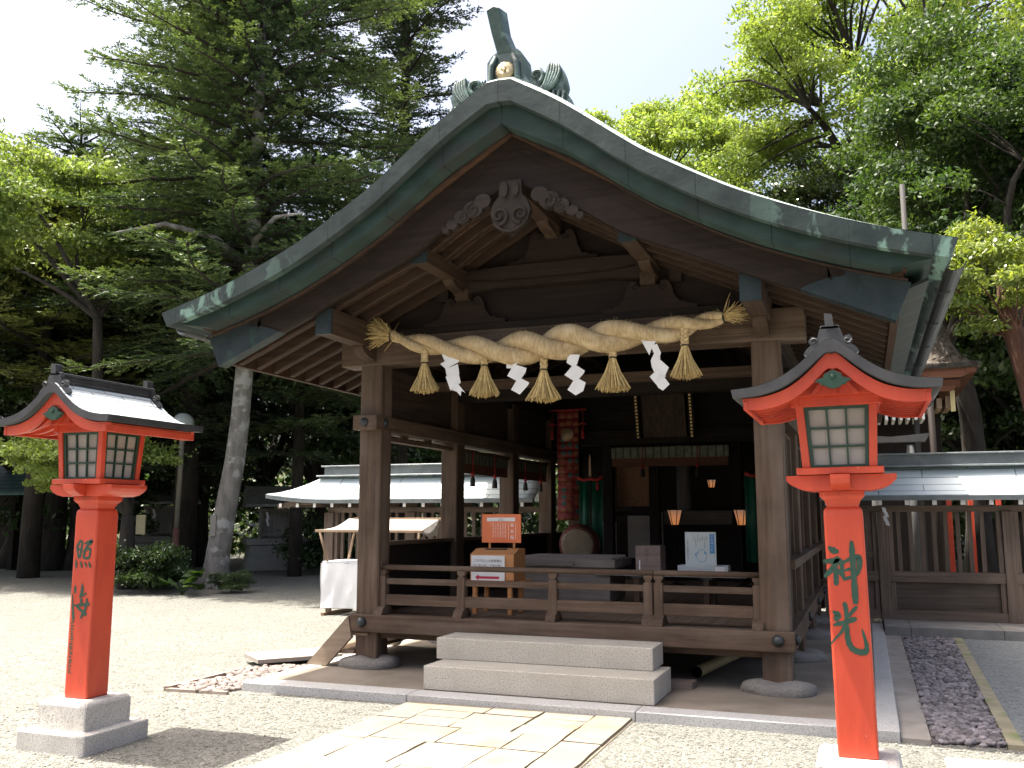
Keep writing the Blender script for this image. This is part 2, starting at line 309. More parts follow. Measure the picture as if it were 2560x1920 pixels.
# soffit, rafters
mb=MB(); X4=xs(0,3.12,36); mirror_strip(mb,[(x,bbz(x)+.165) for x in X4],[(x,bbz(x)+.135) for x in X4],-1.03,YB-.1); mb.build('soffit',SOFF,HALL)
rm=None
for s in (1,-1):
    mb=MB(); X5=xs(.03,3.06,30); mb.strip([(s*x,bbz(x)+.134) for x in X5],[(s*x,bbz(x)+.028) for x in X5],-.042,.042,True)
    r0=mb.build('rafter',RAFT,HALL,bev=.004); k=0
    for y in [-.86+.3*i for i in range(28)]:
        r=r0 if k==0 else r0.copy()
        if k: COL.objects.link(r); r.parent=HALL
        r.location=(0,y,0); k+=1
MB().box(3.07,3.13,-1.02,YB-.1,3.105,3.23).build('eave_board',RED_W,HALL); MB().box(-3.13,-3.07,-1.02,YB-.1,3.105,3.23).build('eave_board',RED_W,HALL)
# purlins with copper caps, boat-shaped brackets
for x,w,z0,z1 in ((-2.02,.165,3.345,3.6),(2.02,.165,3.345,3.6),(-1.0,.15,3.955,4.11),(1.0,.15,3.955,4.11),(0,.16,4.46,4.66)):
    P=MB().box(x-w/2,x+w/2,-.98,YB-.3,z0,z1).build('purlin',PUR,HALL,bev=.006)
    if x: MB().box(x-w/2-.004,x+w/2+.004,-.986,-.965,z0-.004,z1+.004).build('end_cap',COPC,P)
    h=.14 if abs(x)>1.5 else .10
    pr=[(.18,z0-h),(-.04,z0-h)]+[(-.04-.30*math.sin(a),z0-h+.02+(h-.02)*(1-math.cos(a))) for a in xs(.15,PI/2,7)]+[(.18,z0)]
    MB().prism(pr,'x',x-w*.38,x+w*.38).build('boat_bracket',PUR,HALL,bev=.004)
# pendant (gegyo) carved under the gable peak
def lobe(cx,cz,rx,rz,n=14,a0=0): return [(cx+rx*math.cos(a0+2*PI*i/n),cz+rz*math.sin(a0+2*PI*i/n)) for i in range(n)]
CARV=wood('carved_wood','x',(0.020,0.014,0.011),(0.038,0.029,0.024),(0.031,0.025,0.021))
G=MB().prism([(-.1,4.56),(.1,4.56),(.11,4.42),(.16,4.36),(.19,4.27),(.16,4.17),(.08,4.11),(0,4.05),(-.08,4.11),(-.16,4.17),(-.19,4.27),(-.16,4.36),(-.11,4.42)],'y',-1.2,-1.14).build('gable_pendant',CARV,HALL,bev=.012,seg=2)
def spiral(mb,cx,cz,r,y,s=1,turns=1.4,w=.016,a0=0):
    P=[]
    for i in range(26):
        t=i/25; a=a0+s*2*PI*turns*t; q=r*(1-.82*t); P.append((cx+q*math.cos(a),y,cz+q*math.sin(a)))
    mb.tube(P,[w*(1-.4*i/25) for i in range(26)],6)
mb=MB()
spiral(mb,-.1,4.235,.085,-1.21,1,1.3,.018,-PI/2); spiral(mb,.1,4.235,.085,-1.21,-1,1.3,.018,-PI/2)
mb.tube([(-.15,-1.205,4.16),(-.07,-1.215,4.1),(0,-1.215,4.08),(.07,-1.215,4.1),(.15,-1.205,4.16)],.014,6)
mb.build('scroll_carving',CARV,G)
mb=MB(); mb.prism(lobe(-.052,4.47,.035,.07),'y',-1.225,-1.2); mb.prism(lobe(.052,4.47,.035,.07),'y',-1.225,-1.2); mb.build('leaf_boss',CARV,G,bev=.008)
for s in (1,-1):
    mb=MB()
    for cx,cz,r in ((.27,4.40,.08),(.36,4.335,.095),(.47,4.275,.075),(.57,4.215,.055),(.635,4.17,.035)):
        mb.prism(lobe(s*cx,cz,r,r*.85),'y',-1.185-r*.12,-1.13)
    F=mb.build('pendant_fin',CARV,HALL,bev=.01,seg=2); mb=MB()
    spiral(mb,s*.36,4.325,.07,-1.20,-s,1.3,.014,PI/2); spiral(mb,s*.47,4.27,.05,-1.195,s,1.2,.011,PI/2)
    mb.build('scroll_carving',CARV,F)
# gable wall and its struts
gw=[(-2.3,3.48),(2.3,3.48)]+[(x,bbz(x)+.13) for x in xs(2.3,0,12)]+[(-x,bbz(x)+.13) for x in xs(0.01,2.3,12)]
GWM=wood('gable_boards','x',(0.016,0.009,0.007),(0.030,0.019,0.013),seam=(2,.24,.005,(.02,.012,.01)))
MB().prism(gw,'y',.10,.15).build('gable_wall',GWM,HALL)
def kaeru(cx,z0,h,wb,wt):
    r=[(wb,0),(wb,.035),(wb-.05,.055),(wb-.09,.045),(wb-.12,.075),(wb-.16,.07),(wt+.07,.16*h/.33),(wt+.055,.24*h/.33),(wt+.03,.30*h/.33),(wt-.01,h),(wt-.05,h-.02),(wt-.07,h-.05)]
    return [(cx-a,z0+b) for a,b in r]+[(cx+a,z0+b) for a,b in r[::-1]]
for cx,z0,h,wb,wt in ((0,4.115,.335,.47,.19),(-.97,3.545,.30,.46,.17),(.97,3.545,.30,.46,.17)):
    K=MB().prism(kaeru(cx,z0,h,wb,wt),'y',.0,.105).build('frog_leg_strut',GWM,HALL,bev=.008)
    mb=MB(); spiral(mb,cx-.13,z0+h-.07,.04,-.004,1,1.2,.007); spiral(mb,cx+.13,z0+h-.07,.04,-.004,-1,1.2,.007); mb.build('scroll_carving',GWM,K)
    MB().box(cx-.075,cx+.075,-.06,.12,z0+h-.05,z0+h+.07).build('bearing_block',PUR,HALL,bev=.006)
MB().prism([(-.93,3.885),(-.9,3.87),(-.6,3.895),(.6,3.895),(.9,3.87),(.93,3.885),(.97,3.96),(.95,4.05),(.88,4.10),(.5,4.112),(-.5,4.112),(-.88,4.10),(-.95,4.05),(-.97,3.96)],'y',-.05,.10).build('rainbow_beam',GWM,HALL,bev=.02,seg=2)
mb=MB(); mb.tube([(-.85,-.054,3.99),(-.6,-.056,3.955),(.6,-.056,3.955),(.85,-.054,3.99)],.008,6); mb.build('beam_groove',DX,HALL)
for s in (1,-1): MB().box(s*1.22-.06,s*1.22+.06,.03,.10,3.82,4.0).build('gable_stud',GWM,HALL)
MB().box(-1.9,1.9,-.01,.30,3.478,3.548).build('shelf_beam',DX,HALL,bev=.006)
MB().box(-2.385,2.385,-.03,.27,3.18,3.475).build('front_tie_beam',WX,HALL,bev=.008)
# posts
def post(x,y,w=.25,d=.24,z0=.13,z1=3.2): return MB().box(x-w/2,x+w/2,y,y+d,z0,z1).build('post',WZ,HALL,bev=.012)
for s in (1,-1):
    for y in (0,2.0,4.0,5.75,7.35):
        post(s*2.03,y,.255 if y==0 else .22,.24,.13,3.22)
    for y in (2.0,4.0,5.75): MB().box(s*2.03-.09,s*2.03+.09,y-.18,y+.42,3.14,3.21).build('bracket_arm',DY,HALL,bev=.01)
    MB().box(s*2.03-.085,s*2.03+.085,.27,7.5,3.2,3.345).build('wall_plate',DY,HALL)
    N=MB().box(s*2.03-.14,s*2.03+.14,-.13,7.6,2.488,2.645).build('penetrating_beam',WY,HALL,bev=.008)
    mb=MB()
    mb.lathe([(.046,0),(.044,.012),(.03,.024),(.004,.03)],n=14,m=Matrix.Translation((s*2.03,-.13,2.566))@Matrix.Rotation(PI/2,4,'X')); mb.build('boss',BOSS,N)
    mb=MB(); mb.lathe([(.046,0),(.044,.012),(.03,.024),(.004,.03)],n=14,m=Matrix.Translation((s*2.03-s*.14,.07,2.572))@Matrix.Rotation(-s*PI/2,4,'Y')); mb.build('boss',BOSS,N)
    MB().box(s*2.03-.05,s*2.03+.05,.24,7.3,2.40,2.445).build('lintel_rail',WY,HALL,bev=.004)
    for k,y in enumerate((.75,1.35)): MB().box(s*2.03-.035,s*2.03+.035,y,y+.07,2.445,2.488).build('lintel_block',WY,HALL)
    MB().box(s*2.03-.02,s*2.03+.02,.1,7.4,2.645,3.2).build('upper_wall_board',wood('upper_board'+('r' if s>0 else 'l'),'y',(0.036,0.024,0.018),(0.072,0.048,0.035),seam=(1,.3,.004,(.015,.01,.008))),HALL)
# left low wall, right boarded wall
MB().box(-2.06,-2.0,.2,7.4,.6,1.29).build('low_wall',DZ,HALL); MB().box(-2.10,-1.96,.22,7.4,1.285,1.33).build('low_wall_rail',WY,HALL,bev=.004)
RWM=wood('side_boards','z',(0.050,0.036,0.026),(0.097,0.069,0.052),seam=(1,.33,.005,(.03,.02,.015)))
MB().box(2.0,2.05,.22,7.4,.6,2.42).build('side_wall',RWM,HALL)
for y in (.45,1.1,1.65,2.6,3.3,4.7): MB().box(2.03,2.10,y,y+.07,.6,2.4).build('wall_batten',WZ,HALL,bev=.004)
MB().box(2.06,2.2,.25,7.3,1.12,1.2).build('wall_rail',WY,HALL,bev=.004)
# floor frame
MB().box(-2.19,2.19,-.06,.17,.425,.60).build('floor_beam',WX,HALL,bev=.008); MB().box(-1.9,1.9,.06,.2,.36,.43).build('floor_joist',WX,HALL,bev=.006)
for s in (1,-1):
    F=MB().box(s*2.19 if s<0 else 1.9,-1.9 if s<0 else 2.19,.175,7.5,.425,.598).build('side_floor_beam',WY,HALL,bev=.008)
    mb=MB(); mb.lathe([(.052,0),(.05,.02),(.035,.04),(.005,.05)],n=14,m=Matrix.Translation((s*2.05,-.06,.525))@Matrix.Rotation(PI/2,4,'X')); mb.build('boss',BOSS,F)
    mb=MB()
    for y in (.08,2.12,4.1,5.85): mb.lathe([(.05,0),(.048,.02),(.03,.035),(.005,.045)],n=12,m=Matrix.Translation((s*2.19,y,.525))@Matrix.Rotation(s*PI/2,4,'Y'))
    mb.build('side_boss',BOSS,F)
MB().box(-1.93,1.93,.17,7.4,.555,.592).build('floor',wood('floor_boards','y',(.11,.08,.06),(.19,.14,.105),seam=(0,.2,.003,(.02,.015,.01))),HALL)
for x in (-1,0,1):
    for y in (2.1,4.1): MB().box(x-.07,x+.07,y,y+.14,.08,.43).build('floor_strut',DZ,HALL)
# foundation stones
def blob(mb,c,rx,ry,rz,n=16,k=9,amp=.12,flat=None):
    ph=[random.uniform(0,6.3) for _ in range(6)]; vs=[]
    for i in range(k+1):
        th=PI*i/k
        for j in range(n):
            a=2*PI*j/n; q=1+amp*(math.sin(2*a+ph[0])*.5+math.sin(3*a+ph[1]+th*2)*.35+math.sin(5*a+ph[2]-th*3)*.2+.25*math.sin(7*a+5*th+ph[3]))
            st=math.sin(th); z=math.cos(th); z=math.copysign(abs(z)**.6,z); vs.append((c[0]+rx*q*(st**.65 if st>0 else 0)*math.cos(a),c[1]+ry*q*(st**.65 if st>0 else 0)*math.sin(a),c[2]+rz*z*(1+.15*math.sin(3*a+ph[4]))))
    mb.add(vs,[(i*n+j,i*n+(j+1)%n,(i+1)*n+(j+1)%n,(i+1)*n+j) for i in range(k) for j in range(n)],True)
for s in (1,-1):
    for y in (0,2.0,4.0,5.75):
        mb=MB(); blob(mb,(s*2.03+.0,y+.1,.095),.31,.27,.085,22,10); mb.build('foundation_stone',ROCK,HALL)
# inner ceiling beams and back wall
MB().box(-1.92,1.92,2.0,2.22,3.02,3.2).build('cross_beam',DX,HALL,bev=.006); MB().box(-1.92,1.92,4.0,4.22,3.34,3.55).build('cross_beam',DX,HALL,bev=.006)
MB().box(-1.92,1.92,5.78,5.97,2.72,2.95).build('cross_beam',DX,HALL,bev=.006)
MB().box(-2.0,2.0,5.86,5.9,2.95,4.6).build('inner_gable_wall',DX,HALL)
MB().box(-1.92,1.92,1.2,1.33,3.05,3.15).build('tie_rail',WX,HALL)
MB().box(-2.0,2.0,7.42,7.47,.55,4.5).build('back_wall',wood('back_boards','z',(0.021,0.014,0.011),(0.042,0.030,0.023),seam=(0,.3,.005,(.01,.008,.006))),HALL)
# ridge ornament on the roof
OR=thing('ridge_ornament','green copper ridge end ornament with horn and curled wings on top of the hall roof','roof ornament',(0,-1.3,5.33))
Yo=-1.38
cx=.055
body=[(cx-.2,5.30),(cx-.165,5.44),(cx-.165,5.60),(cx-.12,5.66),(cx-.07,5.69),(cx+.12,5.69),(cx+.155,5.655),(cx+.165,5.58),(cx+.17,5.46),(cx+.22,5.36),(cx+.24,5.25),(cx-.2,5.25)]
body=[(u-.04,v) for u,v in body]
BO=MB().prism(body,'y',Yo,Yo+.26).build('ornament_body',COPO,OR,bev=.02,seg=2)
arch=[(.0,5.30),(.0,5.42)]
mb=MB()
for s in (1,-1): mb.tube([(s*.155+.015,Yo-.012,5.30),(s*.125+.015,Yo-.015,5.42),(s*.118+.015,Yo-.015,5.55),(s*.075+.015,Yo-.015,5.64)],[.036,.03,.03,.02],8)
mb.build('arch_moulding',COPO,BO)
D=MB().lathe([(.005,.03),(.06,.028),(.085,.015),(.085,-.02)],n=32,m=Matrix.Translation((.03,Yo-.02,5.485))@Matrix.Rotation(PI/2,4,'X')).build('gilt_crest',BRASS,BO)
mb=MB(); mb.lathe([(.016,0),(.014,.014),(.003,.02)],n=10,m=Matrix.Translation((.03,Yo-.05,5.485))@Matrix.Rotation(PI/2,4,'X'))
for i in range(16):
    a=2*PI*i/16; mb.tube([(.03+.022*math.cos(a),Yo-.051,5.485+.022*math.sin(a)),(.03+.08*math.cos(a),Yo-.040,5.485+.08*math.sin(a))],.0028,4)
mb.build('petal_ribs',BRASS,D)
# horn: leans left and forward as a thick slab
hp=[(-.075,5.66),(.08,5.66),(.11,5.66),(.09,5.74),(-.015,6.06),(-.05,6.075),(-.125,6.045),(-.09,5.85)]
H0=[(-.055,Yo-.0,5.66),(.09,Yo+.0,5.66),(.02,Yo-.05,5.85),(.0,Yo-.10,6.055),(-.055,Yo-.11,6.075),(-.125,Yo-.105,6.05),(-.095,Yo-.05,5.85)]
H1=[(x+.03,y+.13,z+(.01 if z>5.7 else 0)) for x,y,z in H0]
n=len(H0); mb=MB(); mb.add(H0+H1,[(i,(i+1)%n,n+(i+1)%n,n+i) for i in range(n)]+[tuple(range(n)),tuple(range(2*n-1,n-1,-1))]); mb.build('horn',COPO,OR,bev=.008)
for s in (1,-1):
    base=[(.14,5.28),(.19,5.33),(.215,5.40),(.24,5.46),(.285,5.505),(.33,5.50),(.355,5.455),(.372,5.47),(.385,5.51),(.408,5.545),(.43,5.50),(.437,5.462),(.455,5.485),(.487,5.515),(.51,5.47),(.525,5.42),(.54,5.34),(.525,5.275),(.56,5.235),(.585,5.16),(.59,5.10),(.625,5.06),(.66,5.01),(.645,4.985),(.55,5.03),(.4,5.11),(.25,5.2)]
    base=crv(base,3)[:-1]; mb=MB(); mb.prism([(s*u+.015,v-.01) for u,v in base],'y',Yo+.05,Yo+.21); W=mb.build('curled_wing',COPO,OR,bev=.01,seg=2)
    mb=MB()
    def ridge(P,r): mb.tube([(s*u+.015,y,v) for u,y,v in crv([(u,Yo+q,v) for u,q,v in P],5)],[r*(.45+.55*math.sin(PI*min(1,.12+.8*i/((len(P)-1)*5)))) for i in range((len(P)-1)*5+1)],7)
    for k in range(5):
        o=k/4; ridge([(.21+.02*o,.045,5.285-.025*o),(.29+.05*o,.03,5.262-.012*o),(.36+.075*o,.025,5.32-.02*o),(.395+.10*o,.03,5.43-.025*o),(.405+.085*o,.045,5.525-.03*o)],.019)
    pr=[(.285+.075*(1-.8*i/20)*math.cos(-1.2+5.6*i/20),.03,5.42+.075*(1-.8*i/20)*math.sin(-1.2+5.6*i/20)) for i in range(21)]
    mb.tube([(s*u+.015,Yo+y,v) for u,y,v in pr],[.023-.010*i/20 for i in range(21)],8)
    ridge([(.245,.035,5.235),(.33,.025,5.235),(.40,.025,5.20),(.42,.03,5.165),(.36,.03,5.16),(.28,.035,5.19)],.017)
    for k in range(3): ridge([(.445+.045*k,.04,5.27-.015*k),(.44+.045*k,.025,5.18-.03*k),(.465+.05*k,.03,5.11-.035*k),(.505+.05*k,.04,5.08-.035*k)],.02)
    mb.build('feather_ridges',COPO,W)
RB=MB().box(-.11,.11,Yo+.2,YB-.1,5.3,5.52).build('ridge_box',COPV,HALL); MB().box(-.15,.15,Yo+.26,YB-.1,5.52,5.56).build('ridge_cap',COPV,HALL)
# front railing
RAIL=thing('low_railing','low wooden railing of three horizontal rails across the open front of the hall','railing',(0,.08,.6))
for a,b in ((-1.9,.938),(.945,1.9)):
    mb=MB(); mb.tube([(a,.08,1.073),(b,.08,1.073)],.027,10); mb.build('top_rail',WX,RAIL)
    MB().box(a,b,.055,.105,.903,.963).build('middle_rail',WX,RAIL,bev=.005); MB().box(a,b,.045,.115,.695,.80).build('lower_rail',WX,RAIL,bev=.005)
for x in (-1.88,-.996,-.036,.893,.99,1.88):
    w=.042
    P=MB().box(x-w,x+w,.035,.125,.6,.985).build('rail_post',WZ,RAIL,bev=.006)
    MB().prism([(x-w*.7,.985),(x+w*.7,.985),(x+w*.6,1.0),(x+w,1.025),(x+w,1.05),(x-w,1.05),(x-w,1.025),(x-w*.6,1.0)],'y',.045,.115).build('bearing_block',WX,P,bev=.003)
    MB().prism([(-.055,.601),(.2,.601),(.2,.63),(.12,.695),(.035,.695),(-.02,.66)],'x',x-.048,x+.048).build('rail_foot',WY,P,bev=.004)
# ------------------------------------------------------------------ straw rope, tassels, paper streamers
ROPE=thing('straw_rope','thick twisted straw rope hanging across the front beam of the hall','sacred rope',(0,-.2,3.3))
RC=crv([(-1.70,-.19,3.45),(-1.45,-.2,3.365),(-1.155,-.22,3.3),(-.81,-.235,3.24),(-.49,-.25,3.21),(-.18,-.255,3.215),(.085,-.255,3.235),(.36,-.25,3.262),(.635,-.24,3.272),(.99,-.22,3.285),(1.3,-.2,3.315),(1.5,-.19,3.36),(1.69,-.185,3.388)],9)
RC=[Vector(p) for p in RC]; nR=len(RC); STRD=[]
rad=lambda t: .045+.085*max(0,math.sin(PI*min(1,max(0,(t*.97+.02)))))**1.15
mbs=[]
for k in range(2):
    P=[];Q=[]; ph=k*PI+.6
    for i,p in enumerate(RC):
        t=i/(nR-1); tg=(RC[min(i+1,nR-1)]-RC[max(i-1,0)]).normalized(); up=Vector((0,0,1)); up=(up-tg*up.dot(tg)).normalized(); fw=tg.cross(up)
        a=ph+2*PI*3.6*t; r=rad(t); P.append(p+(up*math.cos(a)+fw*math.sin(a))*r*.62); Q.append(r*.72)
    STRD.append((P,Q)); mb=MB(); mb.tube(P,Q,18); mb.build('rope_strand',M('rope_straw'+str(k),(.34,.25,.135),(.50,.385,.225),scale=(55,16,16),rough=.9,bump=.8,bscale=(140,16,16),bdist=.006,spec=.15,c3=(.66,.54,.34),s3=5,t3=(.5,.8)),ROPE)
def frayed(c,d,n,L,spread,name):
    mb=MB(); d=Vector(d).normalized(); rs=random.Random(3)
    for _ in range(n):
        v=(d+Vector((rs.gauss(0,spread),rs.gauss(0,spread*.6),rs.gauss(0,spread)))).normalized(); l=L*rs.uniform(.55,1.1)
        p=Vector(c)+Vector((rs.gauss(0,.012),rs.gauss(0,.012),rs.gauss(0,.015))); q=p+v*l*.5+Vector((0,0,rs.gauss(0,.008))); r=q+v*l*.5+Vector((rs.gauss(0,.02),rs.gauss(0,.015),rs.gauss(-.006,.022)))
        mb.tube([p,q,r],[.004,.004,.002],4,False,False)
    return mb.build(name,STRAWT,ROPE)
frayed((-1.70,-.19,3.45),(-1,0,.32),320,.29,.30,'frayed_end'); frayed((1.70,-.185,3.39),(1,-.1,.34),150,.19,.26,'frayed_end')
mb=MB()
for c,r,ax in (((-1.69,-.19,3.447),.056,Vector((.95,0,-.3))),((1.69,-.185,3.388),.05,Vector((.98,0,.2)))):
    ax.normalize(); u=Vector((0,1,0)); v=ax.cross(u); mb.tube([Vector(c)+(u*math.cos(a)+v*math.sin(a))*r for a in [2*PI*i/14 for i in range(15)]],.008,6)
mb.build('end_binding',BLKSTR,ROPE)
def tassel(x,ztop,ztie,zbot,wb,y=-.235):
    mb=MB()
    for k in range(3):
        P=[]
        for i in range(15):
            t=i/14; a=2*PI*(1.5*t)+k*2*PI/3; P.append((x+.024*math.sin(a),y+.012*math.sin(2*a),ztop+(ztie-ztop)*t))
        mb.tube(P,.018,7)
    mb.build('tassel_braid',STRAW,ROPE)
    rs=random.Random(int(x*100)); mb=MB(); n=170
    for i in range(n):
        a=rs.uniform(0,2*PI); r=wb*math.sqrt(rs.random()); p0=(x+.022*math.cos(a)*r/wb,y+.022*math.sin(a)*r/wb,ztie+.01)
        e=(x+r*math.cos(a)+rs.gauss(0,.006),y+r*.8*math.sin(a),zbot+rs.gauss(0,.008)+.035*(r/wb)**2)
        m=tuple(p0[j]*.62+e[j]*.38 for j in range(2))+(p0[2]*.5+e[2]*.5,)
        mb.tube([p0,m,e],[.0045,.005,.0035],4,False,False)
    mb.build('tassel_skirt',STRAWT,ROPE)
    mb=MB(); mb.tube([(x+.032*math.cos(a),y+.032*math.sin(a),ztie) for a in [2*PI*i/12 for i in range(13)]],.007,5); mb.build('tassel_binding',BLKSTR,ROPE)
for t in ((-1.293,3.27,3.131,2.822,.155),(-.636,3.26,3.068,2.752,.165),(-.018,3.24,2.993,2.678,.185),(.665,3.20,3.069,2.745,.178),(1.343,3.32,3.142,2.832,.155)): tassel(*t)
SH1=[[(-1.082,3.225),(-0.954,3.239),(-0.920,3.172),(-1.034,3.113)],[(-1.078,3.097),(-0.924,3.172),(-0.883,3.114),(-1.019,3.042)],[(-1.019,3.042),(-0.893,3.087),(-0.878,2.990),(-1.002,2.954)],[(-1.010,2.963),(-0.882,2.993),(-0.861,2.900),(-0.960,2.822)],[(-0.960,2.831),(-0.897,2.902),(-0.797,2.791),(-0.841,2.817),(-0.850,2.762),(-0.896,2.810)],]
SH2=[[(-0.378,3.111),(-0.250,3.089),(-0.288,3.006),(-0.387,3.021)],[(-0.298,3.052),(-0.174,3.009),(-0.184,2.965),(-0.250,2.875),(-0.364,2.938)],[(-0.250,2.923),(-0.143,2.864),(-0.156,2.838),(-0.237,2.752),(-0.324,2.801)],]
SH3=[[(0.244,3.118),(0.368,3.102),(0.338,3.016),(0.298,2.991),(0.225,3.040)],[(0.307,3.021),(0.410,2.950),(0.397,2.924),(0.324,2.844),(0.215,2.916)],[(0.324,2.893),(0.419,2.836),(0.395,2.758),(0.322,2.718),(0.245,2.774)],]
SH4=[[(0.954,3.204),(1.053,3.241),(1.095,3.195),(1.041,3.104),(1.027,3.058)],[(1.034,3.147),(1.102,3.160),(1.140,3.072),(1.122,3.025),(1.075,3.067)],[(1.075,3.076),(1.134,3.029),(1.098,2.963),(1.050,2.940),(1.039,3.009)],[(1.108,3.031),(1.211,2.931),(1.172,2.857),(1.071,2.896),(1.047,2.949)],[(1.033,2.856),(1.106,2.920),(1.180,2.856),(1.111,2.787),(1.086,2.785)],[(1.086,2.793),(1.155,2.858),(1.212,2.779),(1.152,2.722),(1.110,2.750)],]
def shide(P,label):
    x=P[0][0][0]; z=P[0][0][1]; T=thing('paper_streamer',label,'paper streamer',(x,-.30,z),'zigzag paper streamers hanging from the straw rope')
    rs=random.Random(len(P)*7); mb=MB()
    for i,q in enumerate(P):
        cx=sum(p[0] for p in q)/len(q); t=rs.uniform(-.35,.35); mb.add([(u,-.30-.006*i+(u-cx)*t,v) for u,v in q],[tuple(range(len(q)))])
    o=mb.build('folded_paper',WPAP,T); o.modifiers.new('thick','SOLIDIFY').thickness=.0015
shide(SH1,'long white zigzag paper streamer between the two leftmost straw tassels')
shide(SH2,'short white zigzag paper streamer just left of the biggest middle straw tassel')
shide(SH3,'short white zigzag paper streamer just right of the biggest middle straw tassel')
shide(SH4,'long white zigzag paper streamer in front of the dark plaque, beside the right end tassel')
# stray fibres standing off the rope
mb=MB(); rs=random.Random(12)
for i in range(900):
    P,Q=STRD[i%2]; j=rs.randrange(2,nR-2); q=rs.random(); p=P[j]*(1-q)+P[j+1]*q; r=Q[j]*(1-q)+Q[j+1]*q; a=rs.uniform(0,2*PI); o=Vector((0,math.cos(a),math.sin(a)))
    d=(Vector((rs.gauss(0,1.0),0,0))+o*rs.uniform(.15,.7)).normalized(); b0=p+o*r*.97; e=b0+d*rs.uniform(.015,.045)
    mb.tube([b0,(b0+e)/2+o*.004,e],[.0013,.0012,.0008],3,False,False)
mb.build('stray_straw',STRAWT,ROPE)
# ------------------------------------------------------------------ vermilion lanterns
shin=[[(-0.090,1.430,0.012),(-0.070,1.413,0.029),(-0.049,1.406,0.020)],[(-0.117,1.353,0.019),(-0.069,1.356,0.024),(-0.045,1.368,0.022),(-0.070,1.326,0.022),(-0.105,1.286,0.020),(-0.121,1.271,0.010)],[(-0.061,1.334,0.019),(-0.062,1.274,0.022),(-0.064,1.229,0.019)],[(-0.050,1.309,0.014),(-0.035,1.279,0.014)],[(-0.031,1.359,0.019),(-0.029,1.300,0.017),(-0.023,1.255,0.014)],[(-0.027,1.344,0.012),(0.015,1.366,0.015),(0.057,1.376,0.025),(0.062,1.337,0.022),(0.051,1.293,0.015),(0.036,1.276,0.010)],[(-0.017,1.305,0.012),(0.038,1.319,0.012)],[(-0.023,1.257,0.015),(0.036,1.276,0.012)],[(0.028,1.456,0.019),(0.028,1.379,0.024),(0.029,1.267,0.022),(0.029,1.138,0.029)]]
ko=[[(-0.025,1.128,0.020),(-0.019,1.085,0.019),(-0.021,1.034,0.017)],[(-0.085,1.083,0.012),(-0.065,1.066,0.029),(-0.075,1.040,0.020)],[(0.032,1.108,0.017),(0.005,1.078,0.014),(-0.008,1.056,0.008)],[(-0.084,1.014,0.017),(-0.026,1.029,0.019),(0.025,1.048,0.022)],[(-0.031,1.012,0.015),(-0.053,0.973,0.012),(-0.088,0.937,0.008),(-0.108,0.909,0.005)],[(-0.022,1.017,0.019),(-0.020,0.940,0.022),(-0.003,0.894,0.025),(0.032,0.875,0.025),(0.065,0.878,0.025),(0.073,0.911,0.017),(0.055,0.994,0.008)]]
sho=[[(-0.045,1.420,0.013),(-0.063,1.380,0.019),(-0.060,1.348,0.016),(-0.047,1.296,0.014)],[(-0.045,1.420,0.013),(-0.022,1.407,0.016),(-0.026,1.355,0.016),(-0.035,1.302,0.013)],[(-0.057,1.357,0.013),(-0.027,1.361,0.013)],[(0.004,1.401,0.013),(0.066,1.421,0.019),(0.051,1.395,0.016)],[(0.042,1.401,0.016),(0.012,1.355,0.017),(-0.005,1.303,0.013)],[(-0.005,1.348,0.013),(0.054,1.365,0.014),(0.056,1.336,0.014),(0.046,1.300,0.014),(-0.000,1.300,0.014)],[(-0.067,1.282,0.012),(-0.063,1.230,0.017)],[(-0.024,1.270,0.012),(-0.012,1.234,0.016)],[(0.015,1.267,0.010),(0.030,1.242,0.014)],[(0.053,1.268,0.012),(0.068,1.239,0.018)]]
kai=[[(-0.052,1.101,0.013),(-0.052,1.056,0.023)],[(-0.073,1.042,0.008),(-0.068,0.971,0.013),(-0.056,0.895,0.019),(-0.050,0.872,0.019)],[(-0.065,0.959,0.009),(-0.041,0.966,0.009)],[(0.011,1.115,0.010),(0.014,1.070,0.022),(-0.003,1.018,0.013)],[(0.001,1.025,0.010),(0.054,1.052,0.012)],[(0.011,1.012,0.016),(0.010,0.974,0.017),(-0.027,0.960,0.013),(0.018,0.929,0.016),(0.062,0.902,0.019)],[(0.065,1.014,0.013),(0.054,0.943,0.017),(0.017,0.881,0.016)],[(-0.032,0.963,0.014),(0.044,0.972,0.016),(0.085,0.977,0.018)]]
